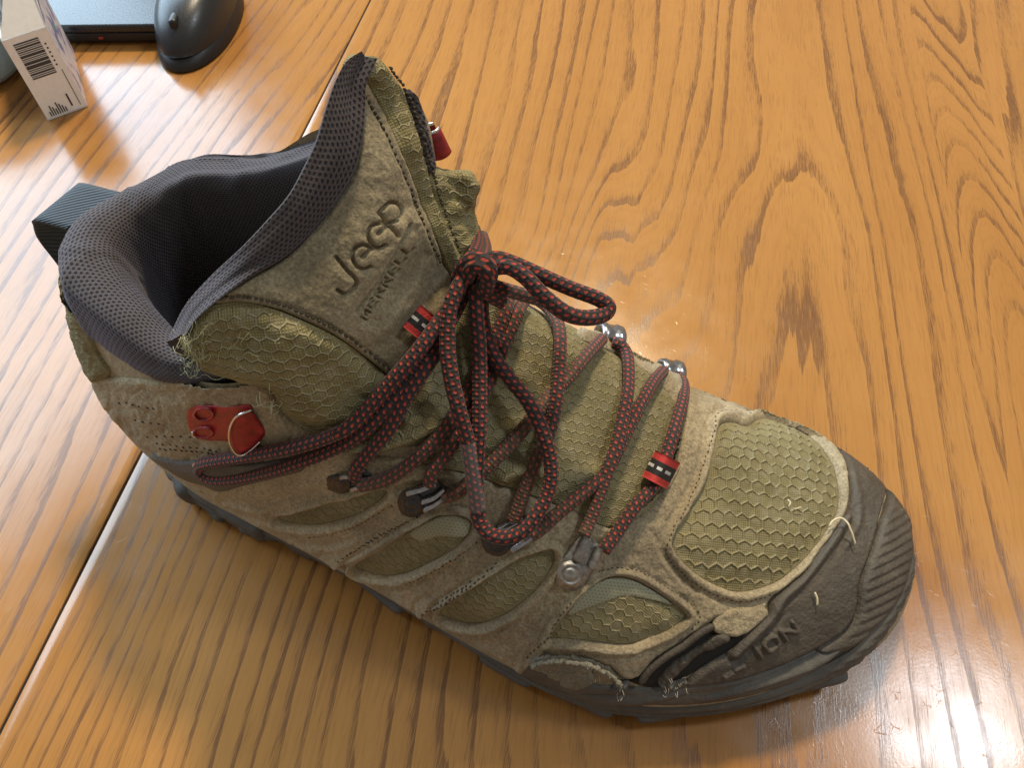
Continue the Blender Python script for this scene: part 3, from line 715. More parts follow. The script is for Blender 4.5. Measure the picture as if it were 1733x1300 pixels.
LEATHER = [(355,508),(420,470),(470,445),(510,412),(555,362),(590,310),(603,270),(607,210),(602,160),(607,133),(620,145),(645,190),(672,250),(700,320),(722,375),(745,430),(765,470),(790,505),(803,560),(806,620),(795,668),(765,672),(735,664),(700,650),(668,642),(650,628),(600,588),(560,562),(520,543),(470,522),(420,510)]
GUSSET = [(305,572),(318,550),(338,533),(362,514),(420,512),(470,525),(520,546),(560,565),(600,591),(650,632),(690,650),(710,690),(670,715),(600,722),(550,722),(505,712),(480,696),(464,668),(440,652),(390,642),(345,630),(318,598)]
STRIP = [(607,133),(612,108),(626,94),(642,104),(662,130),(682,165),(702,225),(718,285),(736,345),(756,400),(778,440),(792,465),(792,505),(765,470),(745,430),(722,375),(700,320),(672,250),(645,190),(620,145)]
BLOCK = [(716,286),(760,288),(799,293),(807,330),(808,385),(800,425),(788,460),(770,430),(750,380),(732,335)]
LOGO = [[(570,436),(586,456),(601,472),(598,485),(583,496),(571,490)], [(612,434),(627,420)], [(627,420),(614,414),(601,420),(596,433),(601,448),(614,454),(624,449)], [(638,396),(653,382)], [(653,382),(643,378),(629,382),(622,393),(625,409),(638,419),(648,414)], [(638,361),(653,381),(668,399)], [(640,358),(654,343),(667,347),(674,361),(667,374),(654,378)], [(601,527),(643,467),(689,381)]]
GL = {'M': [[(0,0),(0,1),(.5,.35),(1,1),(1,0)]], 'E': [[(1,0),(0,0),(0,1),(1,1)], [(0,.5),(.8,.5)]], 'R': [[(0,0),(0,1),(.9,.95),(.9,.55),(0,.5),(1,0)]], 'L': [[(0,1),(0,0),(.95,0)]]}
adv = np.array([84., -131.])/np.hypot(84, 131); upv = np.array([-.842, -.54]); o0 = np.array([619., 541.])
SMALL = []
for i, ch in enumerate('MERRELL'):
    for st in GL[ch]: SMALL.append([tuple(o0+adv*(i*22+x*14)+upv*(y*13)) for x, y in st])
LOGO = [resample(np.array(l, float), 4) if len(l) > 2 else np.array(l, float) for l in LOGO]
SMALL = [np.array(l) for l in SMALL]
def leather_lift(px, sd):
    L = .006 - .004*np.exp(-(sd/4)**2) + .0020*fbm(px, 50, 3)+.0009*fbm(px, 12, 4)
    d = np.full(len(px), 1e3)
    m = (px[:,0] > 540) & (px[:,0] < 740) & (px[:,1] > 310) & (px[:,1] < 580)
    q = px[m]
    if m.any():
        dd = np.min([dist_poly(q, l, False) for l in LOGO], axis=0); ds = np.min([dist_poly(q, l, False) for l in SMALL], axis=0)
        e = -.0062*sstep(4.0, 1.8, dd)-.0015*np.exp(-(dd/11)**2) - .0052*sstep(2.8, 1.0, ds)
        press = sdist(q, np.array([(606,545),(640,560),(722,430),(702,385),(690,384)]))
        L[m] += e - .004*sstep(-6, 6, press)
    seam = resample(np.array([(612,165),(640,215),(668,275),(694,340),(716,395),(738,440)], float), 8); L -= .0022*np.exp(-(dist_poly(px, seam, False)/4)**2)
    s2 = resample(np.array([(365,500),(420,500),(475,514),(525,534),(565,553),(605,579),(655,618)], float), 8); L -= .0020*np.exp(-(dist_poly(px, s2, False)/4)**2)
    fold = resample(np.array([(640,585),(690,540),(735,480),(745,450)], float), 8); L -= .004*np.exp(-(dist_poly(px, fold, False)/14)**2)
    return L
tongue = drape('tongue', LEATHER, M['leather'], boot, TS, leather_lift, 1.8, (), .014)
tongue['label'] = 'brown leather tongue face with pressed lettering'
stitches('stitching', [(612,165),(640,215),(668,275),(694,340),(716,395),(738,440)], TS, .0050, tongue, 11, 6, .0011)
stitches('stitching', [(365,500),(420,500),(475,514),(525,534),(565,553),(605,579),(655,618)], TS, .0050, tongue, 10, 6, .0011)
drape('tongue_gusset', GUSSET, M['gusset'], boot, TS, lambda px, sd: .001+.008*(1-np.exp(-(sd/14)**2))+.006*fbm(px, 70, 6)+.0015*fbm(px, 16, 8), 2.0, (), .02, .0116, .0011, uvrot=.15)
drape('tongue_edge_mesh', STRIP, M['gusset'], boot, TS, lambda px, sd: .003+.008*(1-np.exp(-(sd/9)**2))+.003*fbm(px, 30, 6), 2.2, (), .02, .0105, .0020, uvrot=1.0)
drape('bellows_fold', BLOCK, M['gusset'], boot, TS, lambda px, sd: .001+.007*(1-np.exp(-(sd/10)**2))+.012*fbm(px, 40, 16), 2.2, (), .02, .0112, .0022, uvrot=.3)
stitches('stitching', [(640,112),(665,150),(690,215),(708,280),(728,345),(752,405),(772,440)], TS, .0125, boot, 10, 6, .0012)
# far stay that carries the inner red hook, and its padded edge
FSTAY = [(690,168),(705,180),(718,205),(727,245),(732,284),(722,290),(712,255),(702,215)]
drape('far_lace_stay', FSTAY, M['suede'], boot, TS, lambda px, sd: .004+.004*(1-np.exp(-(sd/4)**2)), 3, (), .03)
FPAD = [(678,152),(690,160),(700,185),(710,225),(719,265),(724,290),(714,290),(704,240),(694,205),(684,180)]
drape('far_padding', FPAD, M['lining'], boot, TS, lambda px, sd: .008+.006*(1-np.exp(-(sd/4)**2)), 3, (), .03)
# padded roll along the top of the tongue
OUTER = np.array([(318,560),(338,530),(375,500),(425,468),(480,438),(530,393),(575,335),(600,285),(608,230),(606,180),(605,140),(622,98)], float)
INNER = np.array([(283,580),(312,520),(355,470),(410,418),(450,375),(488,330),(515,280),(535,235),(550,185),(566,140),(586,105),(612,88)], float)
WIN = np.array([.125,.118,.10,.085,.067,.048,.026,.008,-.010,-.028,-.045,-.062])
secs = []
Op, On = TS.hit(OUTER); Ip = at_w(INNER, WIN)
vd = rays((OUTER+INNER)/2); vd /= np.linalg.norm(vd, axis=1)[:,None]
for i in range(len(OUTER)):
    o_, i_ = Op[i], Ip[i]; wd = np.linalg.norm(o_-i_); back = np.array([-BA[0], -BA[1], 0])
    mid = .5*(o_+i_); bul = -vd[i]*wd*.34
    secs.append([o_-On[i]*.006, o_+On[i]*.010+(i_-o_)*.04, o_*.72+i_*.28+bul*.85, mid+bul*.9, o_*.25+i_*.75+bul*.6, i_, i_+vd[i]*wd*.40+(o_-i_)*.10+np.array([0,0,-.02]), mid+vd[i]*wd*.6+np.array([0,0,-.05]), mid+vd[i]*wd*.7+np.array([0,0,-.14])])
def loft_uv(Gr):
    a = np.linalg.norm(np.diff(Gr, axis=0), axis=2).mean(1); b = np.linalg.norm(np.diff(Gr, axis=1), axis=2).mean(0)
    u = np.concatenate([[0], np.cumsum(a)]); v = np.concatenate([[0], np.cumsum(b)])
    return np.stack(np.meshgrid(u, v, indexing='ij'), -1).reshape(-1, 2)*H*100
Gt = loft(np.array(secs), 12, 8, False)
roll = build('tongue_padding', Gt.reshape(-1, 3), grid_faces(*Gt.shape[:2]), M['lining'], boot, True, loft_uv(Gt))
# padded collar: from the outer side round the heel to the inner side
top = [RING[j][6] for j in (4, 3, 2, 1, 0)] + [RING[-j][6] for j in (1, 2, 3, 4)]
top = np.array(top); top[0] += (.02, -.012, .02)
HT = np.array([.012,.022,.032,.032,.028,.022,.004,.0,.0])            # height of the roll above the seam
TK = np.array([.032,.044,.058,.066,.062,.052,.040,.036,.030])
cs = []
for i in range(len(top)):
    tg = top[min(i+1, 8)]-top[max(i-1, 0)]; nrm2 = np.array([-tg[1], tg[0]]); nrm2 /= np.linalg.norm(nrm2)
    if nrm2@(top[i][:2]-np.array([.19, .0])) < 0: nrm2 = -nrm2
    n3 = np.array([nrm2[0], nrm2[1], 0]); z3 = np.array([0, 0, 1.0]); h, t = HT[i], TK[i]; q = top[i]
    dr = (0,.004,.030,.046,.046,.036,0,0,0)[i]
    cs.append([q-n3*.003-z3*(.012+dr), q+n3*(.003+dr*.10)-z3*dr*.6, q+n3*.000+z3*(h*.5), q-n3*t*.15+z3*(h*.92), q-n3*t*.50+z3*h*.95, q-n3*t*.85+z3*(h*.40), q-n3*(t*.96)-z3*.03, q-n3*(t-.004)-z3*.09, q-n3*(t-.015)-z3*.18, q-n3*.02-z3*.30])
Gc = loft(np.array(cs), 14, 8, False); collar_w = B2W(Gc)
def wrinkle(Gr, amp, fu, fv, seed):              # soft creases in a padded surface
    n_, m_ = Gr.shape[:2]; du_ = np.gradient(Gr, axis=0); dv_ = np.gradient(Gr, axis=1); nn_ = np.cross(du_, dv_); nn_ /= np.maximum(np.linalg.norm(nn_, axis=2), 1e-9)[...,None]
    uu, vv2 = np.meshgrid(np.arange(n_)/n_*fu, np.arange(m_)/m_*fv, indexing='ij'); q2 = np.stack([uu.ravel(), vv2.ravel()], 1)
    f = fbm(q2, 1.0, seed, 3).reshape(n_, m_); cr = np.clip(1-np.abs(fbm(q2+fbm(q2, 2.0, seed+9)[:,None], 1.6, seed+5)).reshape(n_, m_)*7, 0, 1)**2
    return Gr + nn_*(amp*f-amp*.9*cr)[...,None]
collar_w = wrinkle(collar_w, .0022, 14, 4, 61)
build('collar_padding', collar_w.reshape(-1, 3), grid_faces(*Gc.shape[:2]), M['lining'], boot, True, loft_uv(Gc))
ins = np.array([(.06,0),(.08,.06),(.16,.09),(.26,.105),(.36,.11),(.46,.09),(.5,0),(.46,-.08),(.36,-.09),(.26,-.09),(.16,-.08),(.08,-.055)])
q = resample(ins, .02, True); iv = B2W(np.column_stack([q, np.full(len(q), .10)+.02*rng.random(len(q))])); iv = np.vstack([iv, B2W(np.array([[.28, .01, .09]]))])
build('insole', iv, [(i, (i+1) % len(q), len(q)) for i in range(len(q))], M['insole'], boot)
# heel mesh and heel pull loop
HEELM = [(97,455),(108,438),(128,470),(138,520),(153,562),(170,600),(188,630),(164,645),(140,615),(122,575),(110,530),(100,490)]
drape('heel_mesh', HEELM, M['hexmesh'], boot, SB, lambda px, sd: .004+.004*(1-np.exp(-(sd/6)**2))+.002*fbm(px, 18, 3), 2.2, (), .010, .0110, .002)
near_ = np.array([(.030,-.010,.396),(-.010,-.012,.396),(-.024,-.016,.380),(-.034,-.018,.356),(-.033,-.018,.328),(-.025,-.014,.302),(-.012,-.010,.282)])
far_ = near_+np.array([.022,-.062,.006]); far_[0] += (.01, 0, 0)
for side_r, nm in ((0, 0),):
    ln_ = catmull(near_, np.linspace(0, 6, 49)); lf_ = catmull(far_, np.linspace(0, 6, 49))
    tgn = np.gradient(ln_, axis=0); tgn /= np.linalg.norm(tgn, axis=1)[:,None]; wd_ = lf_-ln_; nn_ = np.cross(tgn, wd_); nn_ /= np.linalg.norm(nn_, axis=1)[:,None]
    rows = []
    for k2 in np.linspace(0, 1, 9): rows.append(ln_*(1-k2)+lf_*k2+nn_*.0020)
    for k2 in np.linspace(1, 0, 9): rows.append(ln_*(1-k2)+lf_*k2-nn_*.0020)
    Gl = np.stack(rows, 1)
    build('pull_loop', B2W(Gl).reshape(-1, 3), grid_faces(49, 18, False, True), M['strap'], boot, True, loft_uv(B2W(Gl)))
# dark moulded wedge under the heel hook
drape('heel_wedge', [(262,764),(300,772),(350,775),(420,778),(500,770),(520,785),(470,800),(420,812),(380,822),(350,812),(318,802),(290,785)], M['sole'], boot, SBS, lambda px, sd: .009+.004*(1-np.exp(-(sd/8)**2)), 4, (), .01)

# ------------------------------------------------------------------ lugs of the outsole
def lug(s, w, ln, wd, ht, ang, z0=0.0):
    bm = bmesh.new(); bmesh.ops.create_cube(bm, size=1.0)
    for v in bm.verts:
        k2 = .82 if v.co.z < 0 else 1.0; X, Y = v.co.x*ln*k2, v.co.y*wd*k2
        v.co = Vector((s+X*math.cos(ang)-Y*math.sin(ang), w+X*math.sin(ang)+Y*math.cos(ang), z0+(v.co.z+.5)*ht))
    bmesh.ops.bevel(bm, geom=bm.edges[:], offset=min(ht, wd)*.38, segments=3, profile=.6, affect='EDGES')
    bm.verts.index_update(); V = np.array([tuple(v.co) for v in bm.verts]); F = [[v.index for v in f.verts] for f in bm.faces]; bm.free()
    return build('lug', B2W(V), F, M['lug'], sole, True)
oc = inset(outl, np.full(len(outl), .017)); nO = len(oc)
i = 0
for idx in range(0, nO, 16):
    s_0, w_0 = oc[idx]; tg = oc[(idx+2) % nO]-oc[idx-2]; an = math.atan2(tg[1], tg[0])
    zs = float(z_spring(np.array([s_0]))[0])*.9
    lug(s_0, w_0, .062+.016*((i*7) % 3), .034+.012*((i*5) % 2), .030, an+.15*((i % 3)-1), zs); i += 1
for s_0, w_0, ln, wd, an in ((.092,.090,.085,.042,.9),(.198,.128,.085,.036,.25),(.285,.142,.05,.028,.2)):
    o = lug(s_0, w_0, ln, wd, .055, an)
# ------------------------------------------------------------------ lace hardware
hull = np.array(LEATHER), np.array(GUSSET), np.array(STRIP), np.array(BLOCK)
def sheet_mesh(polys, step=8):
    vs, fs = [], []; o = 0
    for P in polys:
        px, F, *_ = triangulate(P, (), step); p, n = TS.hit(px); vs.append(p+n*.008); fs += [tuple(int(i)+o for i in f) for f in F]; o += len(px)
    return np.vstack(vs), fs
tv, tf = sheet_mesh(hull)
bn = Surf([(body_v, body_f)]).n
SALL = Surf([(body_v+bn*.006, body_f), (tv, tf)])
def hook(name, rivet, r, plate, prongs, mat, lift=.010):
    root = drape(name, plate, M[mat], boot, SBS, lambda px, sd: lift+.003*(1-np.exp(-(sd/4)**2)), 2.2, (), .012, ray=True)
    a = np.linspace(0, 2*math.pi, 25)[:-1]; ring = np.stack([rivet[0]+r*np.cos(a), rivet[1]+r*.95*np.sin(a)], 1)
    if r: drape('rivet', ring, M[mat], root, SBS, lambda px, sd: lift+.004+.004*(1-np.exp(-(sd/5)**2))-.0025*np.exp(-((sd-r*.45)/2.5)**2), 2.0, (), .008, ray=True)
    for pr, w in prongs:
        q = resample(np.array(pr, float)[:,:2], 3); lf = np.interp(np.linspace(0, 1, len(q)), np.linspace(0, 1, len(pr)), [p[2] for p in pr])
        pth = on(SBS, q, lf, True); tube('prong', pth, w*np.clip(np.linspace(1.25, .85, len(q)), .5, 2), M['bright'] if mat == 'metal' else M['metal_worn'], root, 8, flat=.7)
    return root
hook('lace_hook', (966,973), 25, [(940,985),(945,955),(960,935),(975,915),(988,903),(998,908),(1008,918),(1020,925),(1012,950),(997,980),(985,995),(965,999),(948,994)], [([(975,948,.014),(985,925,.018),(993,906,.020)], .0042), ([(1000,960,.014),(1011,938,.018),(1019,924,.020)], .0042)], 'metal_worn')
hook('lace_hook', (842,920), 23, [(815,915),(822,900),(845,888),(870,878),(890,872),(905,885),(915,905),(890,918),(865,930),(840,940),(822,933)], [([(845,897,.014),(866,886,.018),(884,876,.022)], .0040), ([(865,930,.012),(890,915,.016),(914,900,.018)], .0036)], 'metal')
hook('lace_hook', (697,853), 20, [(673,850),(680,833),(700,824),(725,815),(740,815),(752,822),(765,832),(745,848),(722,866),(700,876),(680,870)], [([(690,833,.014),(715,827,.018),(738,818,.022)], .0038), ([(715,848,.014),(735,842,.018),(752,828,.020)], .0034), ([(718,862,.012),(738,852,.016),(757,836,.018)], .0034)], 'metal')
hook('lace_hook', (577,820), 17, [(550,815),(560,805),(590,800),(612,794),(625,800),(632,812),(615,822),(595,832),(572,834),(555,828)], [([(578,806,.014),(600,803,.018),(617,794,.022)], .0036), ([(595,828,.012),(612,822,.016),(628,812,.018)], .0034)], 'metal')
h1 = drape('lace_hook', [(330,790),(340,780),(362,780),(390,790),(400,806),(380,816),(355,814),(338,806)], M['metal'], boot, SBS, .012, 3, (), .012, ray=True)
tube('prong', on(SBS, resample(np.array([(347,783),(333,785),(328,793),(334,803),(345,805),(354,799)], float), 3), .022, True), .0032, M['chrome'], h1, 8)
# arched guides on the inner side
for c0, d0 in (((1026,584), (1052,592)), ((1131,638), (1156,644))):
    p0, n0 = SB.hit(np.array([c0, d0], float)); es = p0[1]-p0[0]; nn0 = n0[0]*.75+np.array([0,0,.66]); nn0 /= np.linalg.norm(nn0); es -= nn0*(es@nn0); es /= np.linalg.norm(es); ew = np.cross(nn0, es)
    rows = []
    for x_, rr in ((-.0155,.0125),(-.014,.0140),(-.0075,.0150),(-.005,.0138),(.005,.0138),(.0075,.0150),(.014,.0140),(.0155,.0125),(.0155,.0105),(0,.0105),(-.0155,.0105)):
        rows.append([p0[0]+nn0*.012+es*x_+ew*rr*math.cos(t)*1.25+nn0*rr*math.sin(t)*1.15 for t in np.linspace(-.35, math.pi+.35, 24)])
    Gg = np.array(rows); build('lace_guide', Gg.reshape(-1, 3), grid_faces(11, 24, True, False), M['bright'], boot)
# outer red hook
RP = [(314,708),(317,694),(330,686),(358,685),(385,687),(413,684),(427,687),(424,700),(405,715),(398,735),(390,747),(352,746),(330,740),(318,726)]
def red_lift(px, sd):
    L = .010+.006*(1-np.exp(-(sd/1.6)**2))
    for c, rx, ry in (((345,702), 19, 12), ((344,733), 19, 10)):
        q = np.hypot((px[:,0]-c[0])/rx, (px[:,1]-c[1])/ry); L += .0022*sstep(1.0, .8, q)+.0060*np.exp(-((q-.86)/.10)**2)
    return L
rh = drape('red_hook', RP, M['red'], boot, SBS, red_lift, 1.3, (), .016, ray=True); rh['label'] = 'red plastic lace hook on the ankle'
CURL = [(400,706),(425,698),(436,710),(449,732),(436,750),(412,769),(399,768),(391,748),(389,726)]
def curl_lift(px, sd): return .034*sstep(455, 385, px[:,0])+.012-.002*np.exp(-(sd/3)**2)
cu_ = drape('hook_tongue', CURL, M['red'], rh, SBS, curl_lift, 1.8, (), .004, ray=True)
for e, rr in (([(426,694),(404,703),(393,715),(388,732),(389,750),(398,767),(410,771),(425,762),(440,748)], .0012), ([(326,731),(326,737),(331,741)], .0012)):
    q = resample(np.array(e, float), 3); tube('worn_edge', on(SBS, q, curl_lift(q, np.full(len(q), 9.0))+.0012 if len(e) > 4 else .0205, True), rr, M['chrome'], rh, 6)
# inner red hook, seen past the tongue
a_ = np.linspace(-.3, 4.6, 22); cx = at_w(np.array([[738,240]]), -.105)[0]
ax1 = at_w(np.array([[748,262]]), -.105)[0]-at_w(np.array([[728,208]]), -.105)[0]; ax1u = ax1/np.linalg.norm(ax1)
e1 = np.cross(ax1u, [0, .6, .8]); e1 /= np.linalg.norm(e1); e2 = np.cross(ax1u, e1)
rows = [[cx+ax1*k2+(e1*math.cos(t)+e2*math.sin(t))*rr for t in a_] for k2, rr in ((-.42,.0085),(-.2,.0095),(.1,.0105),(.36,.0115),(.37,.0095),(.1,.0085),(-.2,.0075),(-.42,.0070))]
Gq = np.array(rows); fr = build('red_hook', Gq.reshape(-1, 3), grid_faces(8, 22, True, False), M['red'], boot); fr['label'] = 'curled red plastic hook on the far side of the tongue'
tube('worn_edge', np.array(rows[0])*.5+np.array(rows[7])*.5, .0016, M['chrome'], fr, 6)

# ------------------------------------------------------------------ laces
LR = .0071
lace_root = empty('shoelace', (0, 0, 0)); lace_root.parent = boot; lace_root.location = -boot.location
def lace_path(pts, step=2.0):
    """pts: (x, y, lift) above what lies under the pixel, or (x, y, None, t) at a fixed depth"""
    P = np.array([p[:2] for p in pts], float); n = len(P)
    Q = resample(P, 5); L = np.concatenate([[0], np.cumsum(np.linalg.norm(np.diff(Q, axis=0), axis=1))])
    # where the controls sit along the curve
    ks = [int(np.argmin(((Q-p)**2).sum(1))) for p in P]
    if np.hypot(*(P[0]-P[-1])) < 20: ks[0] = 0; ks[-1] = len(Q)-1
    for i in range(1, n):                                   # loops: keep order
        if ks[i] <= ks[i-1]:
            lo = ks[i-1]+1; ks[i] = lo+int(np.argmin(((Q[lo:]-P[i])**2).sum(1))) if lo < len(Q) else len(Q)-1
    d = rays(Q); t = np.full(len(Q), np.nan); cam0 = Vector((0, 0, 1))
    for i in range(len(Q)):
        h = SALL.bvh.ray_cast(cam0, Vector(d[i]))
        if h[0] is not None and h[3] < 2: t[i] = (np.array(h[0])-CAMP)@d[i]/(d[i]@d[i])
    lift = np.interp(np.arange(len(Q)), ks, [(p[2] if p[2] is not None else 0) for p in pts])
    fixed = {k2: p[3] for k2, p in zip(ks, pts) if len(p) > 3}
    nn = np.linalg.norm(d, axis=1); t = t-(lift+LR*.8)/nn
    if fixed:
        fk = sorted(fixed); f0, f1 = fk[0], fk[-1]
        t[f0:f1+1] = np.interp(np.arange(f0, f1+1), fk, [fixed[q] for q in fk])
    ok = ~np.isnan(t); t = np.interp(np.arange(len(t)), np.where(ok)[0], t[ok])
    raw = t.copy()
    for _ in range(10):
        s = t.copy(); s[1:-1] = .25*t[:-2]+.5*t[1:-1]+.25*t[2:]; t = np.minimum(s, raw+.004)
    path = CAMP+d*t[:,None]
    return resample(path, .0013)
def lace(pts, dirt=0.0, r=LR, name='lace_strand'):
    p = lace_path(pts); n = len(p)
    dv = np.clip(np.interp(np.linspace(0, 1, n), np.linspace(0, 1, len(np.atleast_1d(dirt))), np.atleast_1d(dirt)), 0, 1)
    rr = r*(1+.03*np.sin(np.arange(n)*.05+rng.random()*6))
    return tube(name, p, rr, M['lace'], lace_root, 24, r*2*.56, {'dirt': dv}, True)
z = .0
lace([(338,796,.004),(342,786,.010),(375,779,.010),(423,772,.010),(500,757,.012),(561,738,.014),(600,715,.016),(665,643,.018),(712,588,.020),(758,522,.024),(778,490,.026),(795,466,.024)])
lace([(338,796,.004),(348,806,.008),(377,812,.008),(438,803,.006),(500,785,.006),(561,762,.006),(612,733,.008),(675,668,.008),(728,602,.010),(768,532,.012),(790,485,.012)])
lace([(600,806,.004),(604,792,.012),(632,758,.010),(660,725,.010),(690,668,.012),(727,612,.014),(745,585,.012)])
lace([(610,822,.004),(640,816,.004),(666,805,.004),(700,780,.005),(734,748,.006),(767,706,.008),(800,650,.008),(835,580,.006),(858,520,.010),(862,495,.014)], (.7,.2,.2,.1,.2))
lace([(728,820,.006),(731,800,.008),(748,778,.008),(773,741,.010),(802,696,.009),(830,640,.008),(855,578,.008),(880,522,.010),(890,505,.012)], (.3,.2,.2,.5))
lace([(748,842,.004),(768,836,.003),(790,820,.003),(817,799,.003),(855,760,.004),(898,712,.006),(928,672,.006),(959,643,.010),(990,605,.014),(1018,574,.018)], (.8,.5,.7,.8,.3,.1))
lace([(886,495,.014),(912,508,.012),(932,526,.012),(946,553,.014),(948,598,.014),(942,672,.018),(930,730,.014),(915,762,.008),(897,805,.005),(882,846,.004),(870,882,.008)], (.2,.6,.2,.1,.2,.7,.5))
lace([(898,905,.006),(912,898,.006),(946,868,.005),(998,826,.006),(1022,806,.008),(1047,758,.010),(1073,706,.008),(1104,650,.012),(1122,628,.020)], (.6,.1,.1,.1))
lace([(1036,580,.022),(1052,586,.018),(1062,605,.014),(1064,640,.012),(1061,675,.012),(1046,747,.016),(1033,785,.014),(1016,833,.008),(998,884,.006),(988,906,.010)], (.1,.1,.1,.6))
lace([(1142,634,.022),(1156,648,.016),(1157,670,.012),(1152,692,.010),(1134,752,.010),(1113,813,.010),(1074,859,.008),(1042,905,.006),(1022,932,.010)], (.2,.1,.1))
# bow
tk = .69
lace([(800,455,.040),(787,468,.042),(764,510,.040),(757,571,.034),(762,630,.034),(776,692,.036),(790,741,.032),(794,760,.030),(802,815,.028),(808,862,.026)], 0, LR*1.03, 'lace_end')
lace([(806,460,.038),(805,490,.036),(807,537,.032),(811,589,.030),(812,658,.028),(811,727,.030),(808,790,.026),(806,845,.022),(811,882,.026),(828,903,.030),(855,910,.034),(885,900,.036),(908,872,.034),(926,838,.030),(933,795,.032),(922,740,.036),(895,682,.032),(858,635,.026),(830,590,.020),(817,545,.018),(814,500,.020),(812,468,.030)], 0, LR*1.03, 'lace_loop')
t0 = float(TS.depth(np.array([[790., 470.]]))[0])-.055
lace([(812,446,None,t0),(838,438,None,t0-.004),(868,446,None,t0-.006),(910,464,None,t0-.004),(965,488,None,t0+.006),(1010,505,None,t0+.016),(1030,519,None,t0+.022),(1020,533,None,t0+.018),(990,538,None,t0+.006),(958,530,None,t0-.006),(922,503,None,t0-.016),(890,470,None,t0-.018),(860,452,None,t0-.016),(830,455,None,t0-.010),(812,462,None,t0-.002)], 0, LR*1.05, 'lace_loop')
pe = lace([(815,470,None,t0+.006),(832,482,None,t0+.010),(855,490,None,t0+.016),(890,500,None,t0+.028),(925,510,None,t0+.040)], 0, LR*.95, 'lace_end')
lace([(803,388,None,t0+.085),(808,410,None,t0+.05),(800,432,None,t0+.01),(782,452,None,t0-.002),(772,475,None,t0+.012)], 0, LR*.9)
lace([(816,400,None,t0+.085),(822,422,None,t0+.05),(818,442,None,t0+.015)], .3, LR*.9)
lace([(778,478,None,t0+.012),(783,455,None,t0-.006),(800,440,None,t0-.018),(822,445,None,t0-.022),(829,462,None,t0-.016),(822,478,None,t0+.0),(805,482,None,t0+.012)], 0, LR*1.1, 'lace_knot')
lace([(790,470,None,t0-.004),(800,452,None,t0-.020),(816,452,None,t0-.026),(826,470,None,t0-.014),(822,492,None,t0+.006)], 0, LR*1.05, 'lace_knot')
lace([(806,478,None,t0+.004),(818,492,None,t0+.004),(838,505,None,t0+.012),(850,512,None,t0+.02)], .2, LR*.95, 'lace_knot')
# clear tips
for seg in ([(792,748,.030),(798,790,.029),(808,862,.026)], [(855,490,None,t0+.016),(890,500,None,t0+.028),(925,510,None,t0+.040)]):
    p = lace_path(seg); tube('aglet', p, LR*1.16, M['aglet'], lace_root, 16)
# striped woven tabs that hold the lace
def tab(a, b, half, lift, bulge, name='lace_keeper'):
    a, b = np.array(a, float), np.array(b, float); ax = b-a; nx = np.array([-ax[1], ax[0]])/np.hypot(*ax)
    n, m = 24, 12; px, uv, lf = [], [], []
    for i in range(n):
        f = i/(n-1)
        for j in range(m):
            g_ = j/(m-1); px.append(a+ax*f+nx*(g_-.5)*2*half); uv.append((g_, f*3.0)); lf.append(lift+bulge*math.sin(math.pi*f))
    p, nn = SALL.hit(np.array(px)); nn = -rays(np.array(px)); V = p+nn*np.array(lf)[:,None]
    V2 = V-nn*.004; F = grid_faces(n, m); k0 = len(V)
    edge = [i*m for i in range(n)]+[(n-1)*m+j for j in range(1, m)]+[i*m+m-1 for i in range(n-2, -1, -1)]+[j for j in range(m-2, 0, -1)]
    F += [(edge[i], edge[(i+1) % len(edge)], edge[(i+1) % len(edge)]+k0, edge[i]+k0) for i in range(len(edge))]
    return build(name, np.vstack([V, V2]), F, M['tab'], boot, True, uv+uv)
tab((697,534), (750,577), 24, .005, .003)
tab((1098,784), (1140,806), 25, .006, .026)
# ------------------------------------------------------------------ frayed fibres
def fibres(name, spots, surf, mat, r=.0005, seed=1):
    g = np.random.default_rng(seed); parts = []
    for (x, y, spread, n, ln) in spots:
        for _ in range(n):
            p0 = np.array([x, y])+g.normal(0, spread, 2); an = g.random()*6.28; seg = [p0]
            for k2 in range(5): an += g.normal(0, .7); seg.append(seg[-1]+np.array([math.cos(an), math.sin(an)])*ln/5*(.6+.8*g.random()))
            q = np.array(seg); pp, nn = surf.hit(q); hgt = .009+.012*g.random()*np.sin(np.linspace(0, 2.6, 6))+.003*g.random(6)
            tube('', resample(pp+nn*hgt[:,None], .003), r*(.6+.8*g.random()), None, None, 5, join=parts)
    return build_joined(name, parts, mat, boot, 'stuff')
fibres('frayed_mesh_fibres', [(338,572,10,26,34),(395,598,16,8,44),(330,600,10,18,22),(455,665,10,12,18),(318,560,7,20,18)], TS, M['fibre'], .00022, 3)
fibres('torn_threads', [(1140,1148,9,9,8),(1050,1153,6,8,7),(1005,1124,12,8,6)], SBS, M['fibre2'], .00022, 5)
